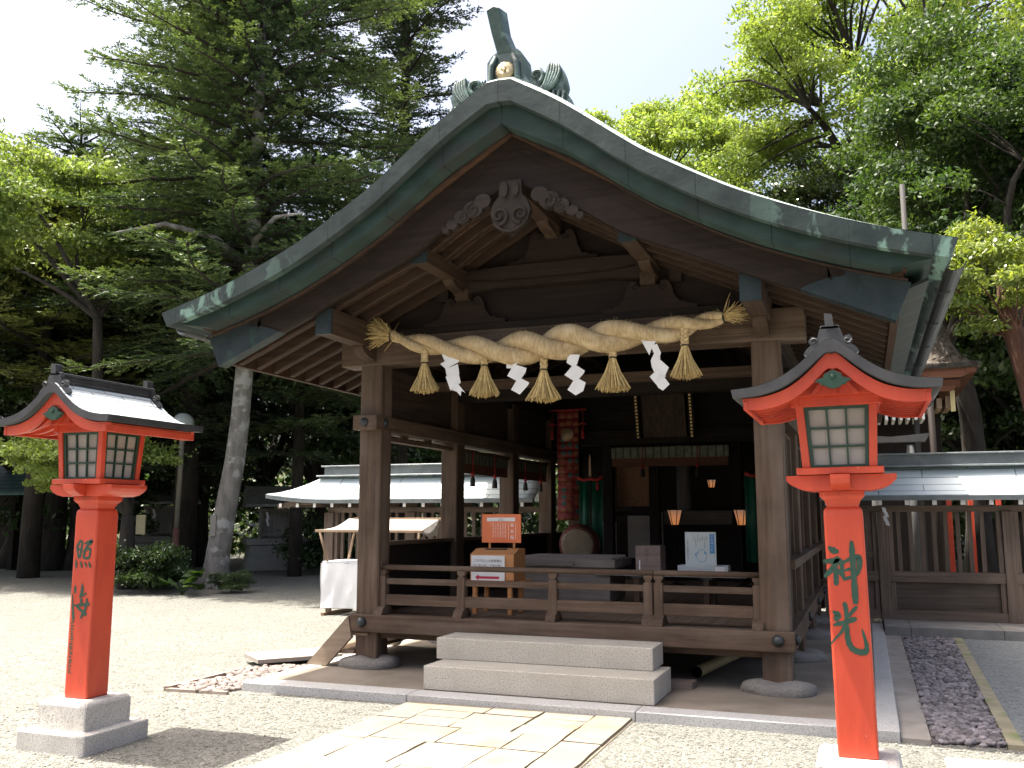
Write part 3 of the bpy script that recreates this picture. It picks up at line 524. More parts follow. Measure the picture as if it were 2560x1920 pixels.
def lantern(loc,label,rz=0,lean=0):
    T=thing('votive_lantern',label,'lantern',loc,None,rz); B=lambda mb,n,m,p=T,**k: mb.build(n,m,p,world=False,**k)
    B(MB().box(-.305,.305,-.305,.305,-.06,.132),'stone_plinth',GRAN3,bev=.012,seg=2)
    mb=MB(); s0,s1=.215,.195
    vs=[(-s0,-s0,.132),(s0,-s0,.132),(s0,s0,.132),(-s0,s0,.132),(-s0,-s0,.30),(s0,-s0,.30),(s0,s0,.30),(-s0,s0,.30),(-s1,-s1,.322),(s1,-s1,.322),(s1,s1,.322),(-s1,s1,.322)]
    mb.add(vs,[(i+4*k,(i+1)%4+4*k,(i+1)%4+4*k+4,i+4*k+4) for k in (0,1) for i in range(4)]+[(8,9,10,11)]); B(mb,'stone_block',GRAN3,bev=.008)
    a=.103; mb=MB(); mb.lathe([(a*1.414,.32),(a*1.414*.995,1.0),(a*1.414,1.60),(a*1.38,1.63),(a*1.25,1.648),(a*1.0,1.652)],n=4,smooth=False,a0=PI/4); P=B(mb,'lantern_post',VERM,bev=.012,seg=2)
    mb=MB(); mb.lathe([(.118,1.645),(.12,1.66),(.135,1.685),(.166,1.708),(.166,1.737)],n=4,smooth=False,a0=PI/4); B(mb,'post_neck',VERM,bev=.003)
    boat=[(-.285,1.822),(-.285,1.795),(-.262,1.772),(-.22,1.75),(-.16,1.737),(.16,1.737),(.22,1.75),(.262,1.772),(.285,1.795),(.285,1.822)]
    TR=B(MB().prism(boat,'y',-.175,.175),'lantern_tray',VERM,bev=.004); B(MB().prism(boat,'x',-.05,.05),'tray_arm',VERM,TR,bev=.004)
    B(MB().box(-.225,.225,-.225,.225,1.826,1.862),'tray_slab',VERM,bev=.004)
    b0,b1,z0,z1=.193,.212,1.862,2.20
    mb=MB()
    for sx in (1,-1):
        for sy in (1,-1):
            vs=[]
            for z,b in ((z0,b0),(z1,b1)):
                for u,v in ((0,0),(1,0),(1,1),(0,1)): vs.append((sx*(b-.042*u),sy*(b-.042*v),z))
            mb=MB(); mb.add(vs,[(0,1,2,3),(4,5,6,7),(0,1,5,4),(1,2,6,5),(2,3,7,6),(3,0,4,7)]); B(mb,'corner_post',VERM,bev=.003)
    for k in range(4):
        m=Matrix.Rotation(k*PI/2,4,'Z')
        def q(u,v,d): # u across -1..1, v up 0..1, d depth inwards
            b=b0+(b1-b0)*v; return m@Vector((u*(b-.042),-(b-.012)+d,z0+(z1-z0)*v))
        mb=MB()
        def bar(u0,u1,v0,v1,d0=0,d1=.016):
            mb.add([q(u,v,d) for d in (d0,d1) for v in (v0,v1) for u in (u0,u1)],[(0,1,3,2),(4,5,7,6),(0,1,5,4),(2,3,7,6),(0,2,6,4),(1,3,7,5)])
        bar(-1,-.87,0,1);bar(.87,1,0,1);bar(-.87,.87,0,.045);bar(-.87,.87,.945,1)
        for u in (-.3,.3): bar(u-.03,u+.03,.045,.945,.003)
        for v in (.34,.64): bar(-.87,.87,v-.018,v+.018,.005,.014)
        W=B(mb,'window_frame',GRNP)
        mb=MB(); mb.add([q(-.9,.03,.02),q(.9,.03,.02),q(.9,.97,.02),q(-.9,.97,.02)],[(0,1,2,3)]); B(mb,'paper_pane',PAPR,W)
    for k in range(4):
        mb=MB(); mb.box(-.235,.235,-.225,-.19,2.198,2.252,Matrix.Rotation(k*PI/2,4,'Z')); B(mb,'head_rail',VERM,bev=.003)
    # roof
    pr=crv([(0.0,2.518),(.035,2.514),(.12,2.438),(.2,2.375),(.285,2.327),(.4,2.293),(.525,2.281)],5)
    th=lambda x:.066-.022*x/.525
    roof_skin('roof_shingles',[(x,z+.002) for x,z in pr],[(-.488,0),(.488,0)],ROOFL,T,world=False)
    R=MB(); mirror_strip(R,pr,[(x*.985,z-th(x)) for x,z in pr],-.49,.49); R=B(R,'lantern_roof',BLK)
    lo=[(x*.9,z-th(x)-.003) for x,z in pr]; lb=[(x*.87,z-th(x)-.062-.02*(1-x/.525)) for x,z in pr]
    for y0,y1 in ((-.445,-.405),(.405,.445)):
        mb=MB(); mirror_strip(mb,lo,lb,y0,y1); B(mb,'bargeboard',VERM,R)
    mb=MB(); mirror_strip(mb,[(x*.88,z-th(x)-.005) for x,z in pr],[(x*.88,z-th(x)-.02) for x,z in pr],-.405,.405); B(mb,'soffit',VERM,R)
    for s in (1,-1): B(MB().box(s*.455-.012,s*.455+.012,-.45,.45,2.172,2.222),'eave_board',VERM,R,bev=.003)
    rf=[(x,z) for x,z in pr if x>.17]
    for y in xs(-.34,.34,7):
        for s in (1,-1): mb=MB(); mb.strip([(s*x*.86,z-th(x)-.019) for x,z in rf],[(s*x*.84,z-th(x)-.047) for x,z in rf],y-.014,y+.014); B(mb,'rafter',VERM,R)
    B(MB().prism([(-.2,2.25),(.2,2.25),(.13,2.33),(0,2.39),(-.13,2.33)],'y',-.30,.30),'gable_panel',VERM)
    mb=MB()
    for u in (-.11,0,.11): mb=MB(); mb.prism([(u*1.0-.014,2.252),(u+.014,2.252),(u*.45+.012,2.33),(u*.45-.012,2.33)],'y',-.33,-.298); B(mb,'gable_strut',VERM,bev=.002)
    for y0,y1 in ((-.468,-.44),(.44,.468)):
        mb=MB(); pd=[(0,2.262),(.03,2.27),(.05,2.285),(.06,2.28),(.068,2.296),(.092,2.303),(.07,2.316),(.048,2.322),(.042,2.34),(.022,2.35),(.0,2.362)]; mb.prism(pd+[(-u,v) for u,v in pd[-2:0:-1]],'y',y0,y1)
        G=B(mb,'gable_pendant',GRNP,bev=.004); mb=MB(); mb.lathe([(.016,0),(.012,.008),(.002,.01)],n=8,m=Matrix.Translation((0,y0 if y0<0 else y1,2.325))@Matrix.Rotation(PI/2*(1 if y0<0 else -1),4,'X')); B(mb,'boss',GRNP,G)
    RD=B(MB().box(-.03,.03,-.44,.44,2.505,2.578),'ridge',BLK,bev=.004); B(MB().box(-.048,.048,-.47,.47,2.578,2.596),'ridge_cap',BLK,RD,bev=.003); B(MB().box(-.042,.042,-.44,.44,2.532,2.545),'ridge_band',BLK,RD)
    orn=[(0,2.60),(.04,2.60),(.055,2.57),(.065,2.535),(.095,2.545),(.112,2.52),(.098,2.50),(.125,2.475),(.14,2.45),(.118,2.437),(.09,2.45),(.05,2.48),(.0,2.50)]
    for y in (-.47,.43):
        mb=MB(); mb.prism(orn+[(-u,v) for u,v in orn[-2:0:-1]],'y',y,y+.035); O=B(mb,'ridge_end_tile',BLK,RD,bev=.006,seg=2)
        mb=MB(); mb.prism([(-.022,2.59),(.022,2.59),(.016,2.655),(-.024,2.662)],'y',y-.015,y+.05); B(mb,'horn',BLK,O,bev=.003)
        mb=MB(); spiral(mb,-.085,2.515,.02,y-.004,1,1,.006); spiral(mb,.085,2.515,.02,y-.004,-1,1,.006); B(mb,'scroll',BLK,O)
    return T,P
LL,lp=lantern((-2.47,-3.24,0),'vermilion post lantern with black copper roof, left of the hall, lettered 照海')
RL,rp_=lantern((2.715,-3.04,0),'vermilion post lantern with black copper roof, right of the hall, lettered 神光')
for o in list(RL.children):
    if not o.name.startswith('stone'): o.matrix_local=Matrix.Translation((0,0,.32))@Matrix.Rotation(R_(-.8),4,'Y')@Matrix.Translation((0,0,-.32))@o.matrix_local
INK=M('green_lettering',(0.011,0.047,0.030),(0.019,0.066,0.041),scale=40,rough=.6)
for S_,p,dx in ((shin,rp_,.006),(ko,rp_,.004),(sho,lp,0),(kai,lp,-.008)): mb=MB(); strokes(mb,S_,-.1035,-.0004,dx); mb.build('lettering',INK,p,world=False)
mb=MB()
rs=random.Random(5)
for i in range(11):
    z=.86-.034*i; 
    for k in range(3): strokes(mb,[[(-.072+rs.uniform(-.012,.0),z-.011*k,.005),(-.06+rs.uniform(0,.012),z-.011*k+rs.uniform(-.008,.008),.006)]],-.1035-.0003*k)
mb.build('small_lettering',INK,lp,world=False)
# ------------------------------------------------------------------ granite steps
ST=thing('granite_steps','two speckled granite steps in front of the open hall','steps',(.07,-.5,.08))
MB().box(-.937,1.138,-.9,-.2,.074,.279).build('lower_step',GRAN,ST,bev=.006); MB().box(-1.0,1.045,-.5,-.07,.2795,.472).build('upper_step',GRAN,ST,bev=.006)
# ------------------------------------------------------------------ things inside the hall
fl=.592
def legs(T,x0,x1,y0,y1,z1,w,mat,z0=fl):
    for x in (x0,x1):
        for y in (y0,y1): MB().box(x-w/2,x+w/2,y-w/2,y+w/2,z0,z1).build('leg',mat,T,bev=.002)
ORW=wood('orange_wood','x',(.42,.19,.07),(.55,.27,.11)); ORG_P=M('orange_board',(.62,.15,.05),(.68,.18,.065),scale=4,rough=.55); TXW=M('white_lettering',(.78,.74,.7),rough=.7); TXK=M('dark_lettering',(.06,.05,.06),rough=.7)
DB=thing('donation_box','orange wooden donation box with a lettered orange signboard behind the railing','donation box',(-.84,.6,fl))
legs(DB,-1.04,-.65,.52,.84,.93,.045,ORW); MB().box(-1.16,-.55,.45,.9,.905,.93).build('stand_top',ORW,DB,bev=.003)
MB().prism([(.5,.935),(.85,.935),(.85,1.255),(.66,1.255),(.5,1.20)],'x',-1.09,-.605).build('box',ORW,DB,bev=.006); MB().box(-.97,-.73,.62,.64,1.244,1.2575).build('coin_slot',BLKSTR,DB)
SB=MB().box(-1.085,-.635,.80,.815,1.312,1.617).build('signboard',ORG_P,DB,bev=.003)
mb=MB(); 
for x in (-1.0,-.72): mb.box(x-.012,x+.012,.816,.83,1.2,1.4)
mb.build('sign_pole',ORW,DB)
MB().box(-1.025,-.70,.797,.7995,1.54,1.58).build('title_strip',WPAP,SB)
mb=MB(); put_text(mb,'二千円以上',.012,-.86,.7965,1.572); put_text(mb,'御奉賛お願い',.012,-.86,.7965,1.557); mb.build('title_lettering',TXK,SB)
mb=MB(); put_text(mb,'募\n金\n箱',.044,-.735,.798,1.52,1.45)
for x in (-.776,-.694): mb.box(x-.0015,x+.0015,.797,.7985,1.35,1.525)
for i,t in enumerate(['募金箱は社殿の維持','御造営のため使われ','ます皆様の御奉賛を','お願い申し上げます','二千円以上の方には','御札を授与致します','す。']): put_text(mb,'\n'.join(t),.0175,-.812-.028*i,.798,1.523,1.0)
mb.build('board_lettering',TXW,SB)
NP=MB().box(-1.075,-.70,.488,.4905,.905,1.19).build('paper_notice',WPAP,DB)
mb=MB(); put_text(mb,'二千円以上の御奉賛は',.032,-.887,.4865,1.15); put_text(mb,'守札授与所にて受付致し',.032,-.887,.4865,1.10); mb.build('notice_lettering',TXK,NP)
mb=MB(); mb.add([(-1.03,.4865,.965),(-.99,.4865,.995),(-.99,.4865,.977),(-.76,.4865,.977),(-.76,.4865,.952),(-.99,.4865,.952),(-.99,.4865,.935)],[(0,1,2,3,4,5,6)]); mb.build('red_arrow',M('red_print',(.42,.02,.05),rough=.6),NP)
GB=thing('offering_chest','large grey wooden offertory chest behind the middle of the railing','offering chest',(-.35,1.9,fl))
GCW=wood('grey_chest_wood','x',(.14,.12,.105),(.22,.19,.165))
MB().box(-.88,.15,1.5,2.2,.66,1.03).build('chest_body',GCW,GB,bev=.006); F=MB().box(-.95,.22,1.45,2.25,1.03,1.12).build('chest_rim',GCW,GB,bev=.006)
MB().prism([(-.74,1.05),(-.26,1.05),(-.235,1.077),(-.26,1.105),(-.74,1.105),(-.765,1.077)],'y',1.425,1.448).build('brown_plate',GCW,F)
mb=MB()
for y in xs(1.55,2.15,9): mb.prism([(y-.03,1.115),(y+.03,1.115),(y,1.15)],'x',-.9,.17)
mb.build('slats',GCW,F); legs(GB,-.8,.07,1.57,2.12,.66,.09,GCW)
TB=thing('long_table','narrow table with a white top behind the right half of the railing','table',(.9,1.75,fl))
MB().box(.0,1.62,1.45,2.05,.955,.985).build('table_top',WCLO,TB,bev=.003)
for x in (.45,1.2):
    for y in (1.52,1.98): L=MB().box(x-.03,x+.03,y-.03,y+.03,fl,.93).build('leg',PUR,TB,bev=.003); MB().box(x-.06,x+.06,y-.045,y+.045,.93,.955).build('bracket',GUT,L)
OB=thing('fortune_slip_box','grey brown wooden fortune slip box lettered down its front, on the narrow table','wooden box',(.58,1.6,.985))
MB().box(.442,.715,1.5,1.78,.986,1.277).build('box',wood('fortune_box_wood','x',(.17,.125,.11),(.25,.19,.165)),OB,bev=.004)
mb=MB(); put_text(mb,'お\nみ\nく\nじ',.052,.565,1.4985,1.252,1.02); mb.build('lettering',TXK,OB); MB().box(.478,.492,1.496,1.4992,1.02,1.12).build('white_label',WPAP,OB)
PS=thing('fortune_poster_stand','white poster with a blue lettered strip standing in a clear tray on the narrow table','poster stand',(1.15,1.6,.985))
m,nt,out=newmat('acrylic'); g=nd(nt,'ShaderNodeBsdfPrincipled',Roughness=.1); g.inputs['Base Color'].default_value=(.75,.8,.82,1); g.inputs['Transmission Weight'].default_value=.55; g.inputs['IOR'].default_value=1.1; nt.links.new(g.outputs[0],out.inputs[0]); ACR=m
POSTER=M('pale_poster',(.62,.68,.66),(.52,.6,.63),scale=(0.1,.1,4),rough=.45)
mb=MB(); mb.box(.904,1.436,1.47,1.475,.987,1.076); mb.box(.904,1.436,1.66,1.665,.987,1.076); mb.box(.904,.909,1.475,1.66,.987,1.076); mb.box(1.431,1.436,1.475,1.66,.987,1.076); mb.build('tray',ACR,PS)
PO=MB().box(.972,1.302,1.575,1.582,1.05,1.425).build('poster',POSTER,PS); BLUE=M('blue_print',(.04,.25,.52),rough=.5); LBL=M('pale_blue_print',(.2,.42,.6),rough=.5)
MB().box(1.235,1.285,1.572,1.5745,1.20,1.405).build('blue_strip',BLUE,PO)
mb=MB(); put_text(mb,'え\nん\nみ\nく\nじ',.036,1.26,1.5715,1.398,.98); mb.build('strip_lettering',TXW,PO)
mb=MB(); mb.tube([(1.145+.055*math.cos(a),1.5725,1.175+.065*math.sin(a)) for a in [2*PI*i/24 for i in range(25)]],.0025,4); mb.prism(lobe(1.085,1.185,.013,.018,8),'y',1.572,1.5745); mb.prism(lobe(1.185,1.205,.012,.016,8),'y',1.572,1.5745); mb.prism(lobe(1.105,1.21,.008,.012,8),'y',1.572,1.5745); mb.build('ring_drawing',LBL,PO)
mb=MB(); rs=random.Random(8)
for i,t in enumerate(['ご縁を結ぶ','えんみくじの引き方','心を静めて','三つの玉','願いを込めて','ひとつお取り下さい','お一人一回']): put_text(mb,'\n'.join(t),.0135,1.205-.0235*i,1.572,1.395-(.02 if i%2 else 0),1.0)
put_text(mb,'えんみくじ一回百円お納め下さい',.0135,1.0,1.572,1.0); 
put_text(mb,'\n'.join('人とのよい御縁を祈ります'),.0185,1.0,1.572,1.35,1.0); mb.build('poster_lettering',TXK,PO)
MB().box(1.30,1.40,1.465,1.469,.99,1.065).build('white_card',WPAP,PS); mb=MB()
for i in range(14): mb.box(1.02+.016*i,1.032+.016*i,1.52+.01*(i%4),1.56+.01*(i%4),.99,1.01+.012*((i*7)%3))
mb.build('yellow_slips',M('yellow_paper',(.7,.55,.15),rough=.7),PS)
# drum
DR=thing('taiko_drum','barrel drum with tan skin head and dark red body inside the hall','drum',(-1.0,4.2,fl))
dm=Matrix.Translation((-.967,4.0,1.19))@Matrix.Rotation(R_(12),4,'Z')@Matrix.Rotation(PI/2,4,'X')
mb=MB(); mb.lathe([(.225,.0),(.25,-.08),(.285,-.25),(.295,-.35),(.285,-.45),(.25,-.62),(.225,-.7)],n=32,m=dm); mb.build('drum_body',M('drum_lacquer',(.14,.025,.02),(.2,.04,.03),scale=8,rough=.35),DR)
mb=MB(); mb.lathe([(.003,.012),(.2,.012),(.222,.004),(.228,-.012),(.225,-.02)],n=32,m=dm); H=mb.build('drum_head',M('drum_skin',(0.272,0.208,0.128),(0.352,0.280,0.176),scale=7,rough=.7),DR)
mb=MB()
for i in range(40): a=2*PI*i/40; mb.lathe([(.008,0),(.006,.008),(.001,.01)],c=(0,0,0),n=6,m=dm@Matrix.Translation((.238*math.cos(a),.238*math.sin(a),-.03))@Matrix.Rotation(a,4,'Z')@Matrix.Rotation(PI/2,4,'Y'))
mb.build('tacks',M('pale_tack',(.6,.58,.52),rough=.5),H)
mb=MB()
for x in (-1.2,-.76): mb.box(x-.04,x+.04,4.0,4.6,fl,.98)
mb.box(-1.25,-.7,4.15,4.23,.78,.86); mb.box(-1.25,-.7,4.45,4.53,.78,.86); mb.build('drum_stand',DX,DR,bev=.004)
# brocade banner, green banners with sword poles
def brocade():
    m,nt,out=newmat('red_brocade'); b=nd(nt,'ShaderNodeBsdfPrincipled',Roughness=.7)
    tc=nd(nt,'ShaderNodeTexCoord'); mp=nd(nt,'ShaderNodeMapping'); mp.inputs['Scale'].default_value=(1,1,1); nt.links.new(tc.outputs['Object'],mp.inputs[0])
    sp=nd(nt,'ShaderNodeSeparateXYZ'); nt.links.new(mp.outputs[0],sp.inputs[0]); cb=nd(nt,'ShaderNodeCombineXYZ'); nt.links.new(sp.outputs[0],cb.inputs[0]); nt.links.new(sp.outputs[2],cb.inputs[1])
    f=nd(nt,'ShaderNodeTexVoronoi',Scale=9.0,Randomness=.35); f.voronoi_dimensions='2D'; nt.links.new(cb.outputs[0],f.inputs['Vector'])
    c=ramp(nt,f.outputs['Distance'],[(.28,(.27,.10,.045)),(.42,(.21,.02,.02)),(.9,(.16,.014,.02))]); 
    sc_=nd(nt,'ShaderNodeSeparateColor'); nt.links.new(f.outputs['Color'],sc_.inputs[0]); gt=nd(nt,'ShaderNodeMath',operation='GREATER_THAN'); gt.inputs[1].default_value=.62; nt.links.new(sc_.outputs[0],gt.inputs[0])
    lt=nd(nt,'ShaderNodeMath',operation='LESS_THAN'); lt.inputs[1].default_value=.34; nt.links.new(f.outputs['Distance'],lt.inputs[0]); mu=nd(nt,'ShaderNodeMath',operation='MULTIPLY'); nt.links.new(gt.outputs[0],mu.inputs[0]); nt.links.new(lt.outputs[0],mu.inputs[1])
    c=mixc(nt,mu.outputs[0],c,(.06,.12,.12)); nt.links.new(c,b.inputs[0]); nt.links.new(b.outputs[0],out.inputs[0]); return m
BN=thing('brocade_banner','tall red brocade banner with a gilt disc hanging inside the hall above the drum','banner',(-1.4,5.0,3.2))
mb=MB(); n=14
for i in range(n):
    z0=3.2-1.67*i/n; z1=3.2-1.67*(i+1)/n; y=lambda z:5.0+.012*math.sin(z*7)
    mb.add([(-1.574,y(z0),z0),(-1.24,y(z0)+.02,z0),(-1.24,y(z1)+.02,z1),(-1.574,y(z1),z1)],[(0,1,2,3)],True)
o=mb.build('banner_cloth',brocade(),BN); o.modifiers.new('t','SOLIDIFY').thickness=.004
mb=MB(); mb.lathe([(.1,0),(.098,.01),(.003,.014)],n=28,m=Matrix.Translation((-1.407,4.975,2.83))@Matrix.Rotation(PI/2,4,'X')); mb.build('gilt_disc',M('dull_gold',(.38,.28,.15),(.45,.34,.2),scale=20,rough=.5,metal=.3),BN)
REDC=M('red_cord',(.32,.02,.02),(.42,.035,.03),scale=20,rough=.8); mb=MB()
for x in (-1.65,-1.16): mb.tube([(x,4.98,3.2),(x+.01,4.97,2.95),(x,4.98,2.9)],.006,5); mb.lathe([(.004,.16),(.018,.13),(.026,0)],c=(x,4.98,2.76),n=8); mb.tube([(x-.05,4.98,2.98),(x,4.96,3.0),(x+.05,4.98,2.98)],.014,6)
mb.tube([(-1.7,4.99,3.21),(-1.11,4.99,3.21)],.014,6); mb.build('red_cords',REDC,BN)
GREEN=M('green_silk',(0.003,0.075,0.041),(0.006,0.112,0.060),scale=(12,4,3),rough=.55)
def sword_banner(x,y,w,label,skew=0):
    T=thing('sword_banner',label,'banner',(x,y,fl),'green banners with sword poles'); mb=MB(); n=12; a=[];b=[]
    for i in range(n+1):
        t=i/n; u=-w/2+w*t; yy=y+.03*math.sin(t*17); a.append((x+u,yy,2.13-skew*abs(t-.5))); b.append((x+u*1.02,yy*1.0,.98))
    mb.v=a+b; mb.f=[(i,i+1,n+2+i,n+1+i) for i in range(n)]; mb.sm=[True]*n; o=mb.build('green_cloth',GREEN,T); o.modifiers.new('t','SOLIDIFY').thickness=.004
    mb=MB(); mb.tube([(x,y-.05,fl),(x,y-.05,2.2)],.014,8); mb.build('pole',PUR,T)
    mb=MB(); mb.prism([(x-.018,2.18),(x+.018,2.18),(x+.012,2.45),(x,2.52),(x-.012,2.45)],'y',y-.056,y-.044); mb.build('blade',M('blade_metal'+str(int(x*10)),(.4,.25,.16),rough=.35,metal=.4),T)
    mb=MB(); mb.tube([(x-.19,y-.05,2.17),(x-.1,y-.06,2.13),(x,y-.06,2.15),(x+.1,y-.06,2.13),(x+.19,y-.05,2.17)],[.03,.022,.028,.022,.03],8); mb.lathe([(.004,.12),(.022,.09),(.028,0)],c=(x+.12,y-.06,1.98),n=8); mb.build('red_cord',REDC,T)
sword_banner(-1.045,5.0,.37,'green silk banner with a sword pole beside the red brocade banner')
sword_banner(1.5,4.4,.42,'green silk banner with a sword pole beside the right front post')
# plaque
PQ=thing('shrine_plaque','dark wooden plaque with gold studded edges hanging high inside the hall','plaque',(0,5.4,2.8)); tm=Matrix.Translation((0,5.5,2.79))@Matrix.Rotation(R_(14),4,'X')
mb=MB(); mb.box(-.33,.33,0,.05,.0,.72,tm); mb.build('plaque_board',wood('plaque_wood','z',(.05,.032,.024),(.1,.07,.05)),PQ); mb=MB()
for x in (-.42,.42): mb.box(x-.045,x+.045,-.02,.07,-.02,.75,tm)
mb.box(-.375,.375,-.02,.07,-.06,.0,tm); mb.build('plaque_frame',DZ,PQ); mb=MB()
for x in (-.43,.40):
    for i in range(14): mb.box(x,x+.03,-.028,-.021,.0+.052*i,.03+.052*i,tm)
mb.build('gold_studs',M('gold_leaf',(.75,.55,.22),rough=.4,metal=.3),PQ)
# blinds with valance and tassels
BL_G=M('patterned_valance',(.10,.12,.085),(.2,.22,.16),scale=(14,14,10),rough=.8,seam=(0,.12,.012,(.07,.05,.04))); BL_Y=M('patterned_valance_side',(.10,.12,.085),(.2,.22,.16),scale=(14,14,10),rough=.8,seam=(1,.12,.012,(.05,.04,.03)),trans=.15); BL_R=M('reddish_blind',(0.119,0.049,0.028),(0.168,0.073,0.042),scale=(4,4,60),rough=.8,trans=.2)
def blind(label,axis,a,b,c,ztop,zmid,zbot,tx):
    T=thing('rolled_blind',label,'blind',((a+b)/2,c,ztop) if axis=='x' else (c,(a+b)/2,ztop),'blinds with tasselled valances')
    bx=(lambda mb,u0,u1,d,z0,z1: mb.box(u0,u1,c-d,c+d,z0,z1)) if axis=='x' else (lambda mb,u0,u1,d,z0,z1: mb.box(c-d,c+d,u0,u1,z0,z1))
    mb=MB(); bx(mb,a,b,.012,zmid,ztop); mb.build('valance',BL_G if axis=='x' else BL_Y,T); mb=MB(); bx(mb,a+.01,b-.01,.006,zbot,zmid); mb.build('blind',BL_R,T)
    for u in tx:
        p=(u,c-.03,0) if axis=='x' else (c+.03,u,0)
        mb=MB(); mb.tube([(p[0],p[1],ztop),(p[0],p[1],zbot-.02)],.007,5); mb.lathe([(.006,.06),(.026,.04),(.028,.01),(.01,0)],c=(p[0],p[1],zbot-.03),n=8); G=mb.build('red_cord',REDC,T)
        mb=MB(); mb.lathe([(.012,.13),(.03,.09),(.04,.0),(.03,-.01)],c=(p[0],p[1],zbot-.155),n=9); mb.build('black_tassel',BLKSTR,G)
blind('green patterned blind with black tassels hanging between the second and third left posts','y',2.28,3.96,-2.0,2.43,2.27,2.14,(2.62,3.4))
blind('green patterned blind with black tassels hanging between the third and fourth left posts','y',4.26,5.72,-2.0,2.43,2.27,2.14,(4.65,5.35))
blind('wide green patterned blind hanging across the inner sanctuary opening','x',-.9,.92,5.7,2.66,2.49,2.36,(-.4,.45))
# inner sanctuary: posts, counter, scroll, screens, altar
IS=thing('inner_altar','dark inner altar with counter, round pillar and pale screens at the back of the hall','altar',(0,6.3,fl))
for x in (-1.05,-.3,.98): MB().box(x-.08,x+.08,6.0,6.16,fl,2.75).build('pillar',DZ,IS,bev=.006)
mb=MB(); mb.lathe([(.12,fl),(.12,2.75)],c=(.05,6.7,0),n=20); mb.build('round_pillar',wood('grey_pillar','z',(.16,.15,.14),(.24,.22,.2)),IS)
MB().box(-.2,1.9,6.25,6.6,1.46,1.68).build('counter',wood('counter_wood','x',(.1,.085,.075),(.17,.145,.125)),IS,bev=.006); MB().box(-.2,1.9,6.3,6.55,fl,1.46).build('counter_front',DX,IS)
MB().box(-.95,-.4,6.2,6.22,1.75,2.5).build('hanging_scroll',M('brown_scroll',(.2,.10,.05),(.27,.14,.08),scale=20,rough=.8),IS)
mb=MB(); mb.box(-1.55,-1.15,6.9,6.92,.85,1.5); mb.box(-.95,-.35,6.9,6.92,.9,1.66); mb.build('pale_screen',M('pale_screen_paper',(.34,.29,.26),(.42,.37,.33),scale=3,rough=.9),IS)
MB().box(-.98,-.38,6.17,6.19,1.6,1.66).build('dark_rail',DX,IS)
def lampmat(name,s,col=(1.,.5,.22)):
    m,nt,out=newmat(name); e=nd(nt,'ShaderNodeEmission'); tc=nd(nt,'ShaderNodeTexCoord'); sp=nd(nt,'ShaderNodeSeparateXYZ'); nt.links.new(tc.outputs['Generated'],sp.inputs[0])
    c=ramp(nt,sp.outputs[2],[(0,(1,.36,.12)),(.5,(.9,.36,.15)),(1,(.45,.26,.18))]); nt.links.new(c,e.inputs[0]); e.inputs[1].default_value=s; nt.links.new(e.outputs[0],out.inputs[0]); return m
LM=lampmat('lit_lamp_paper',.17)
def standing_lamp(x,y,zb,h,r0,r1,label,name,pole=True):
    T=thing(name,label,'lamp',(x,y,fl if pole else zb)); mb=MB(); mb.lathe([(r0,zb),(r1,zb+h)],c=(x,y,0),n=6,smooth=False); S_=mb.build('lamp_shade',LM,T); mb=MB()
    for i in range(6):
        a=PI/3*i; mb.tube([(x+r0*1.03*math.cos(a),y+r0*1.03*math.sin(a),zb),(x+r1*1.05*math.cos(a),y+r1*1.05*math.sin(a),zb+h)],.006,5)
    mb.lathe([(r0*1.1,zb-.02),(r0*1.1,zb+.01)],c=(x,y,0),n=6,smooth=False); mb.tube([(x+r1*1.07*math.cos(PI/3*i),y+r1*1.07*math.sin(PI/3*i),zb+h) for i in range(7)],.007,5)
    mb.build('shade_frame',DZ,S_)
    if pole:
        mb=MB(); mb.tube([(x,y,fl),(x,y,zb-.02)],.013,7); mb.lathe([(.12,fl),(.11,fl+.03),(.02,fl+.06)],c=(x,y,0),n=12); mb.build('lamp_pole',DZ,T)
    else:
        mb=MB(); mb.tube([(x,y,zb+h),(x,y,2.7)],.006,5); mb.lathe([(.012,.06),(r1*1.25,0)],c=(x,y,zb+h),n=6,smooth=False); mb.build('hanger',DZ,T)
standing_lamp(.213,5.0,1.46,.225,.05,.105,'lit standing paper lamp beside the round pillar inside the hall','standing_lamp')
standing_lamp(1.16,5.0,1.46,.225,.05,.105,'lit standing paper lamp partly hidden by the right green banner','standing_lamp')
standing_lamp(.62,5.9,2.02,.13,.04,.065,'small lit hanging lantern glowing in the dark sanctuary opening','hanging_lamp',False)
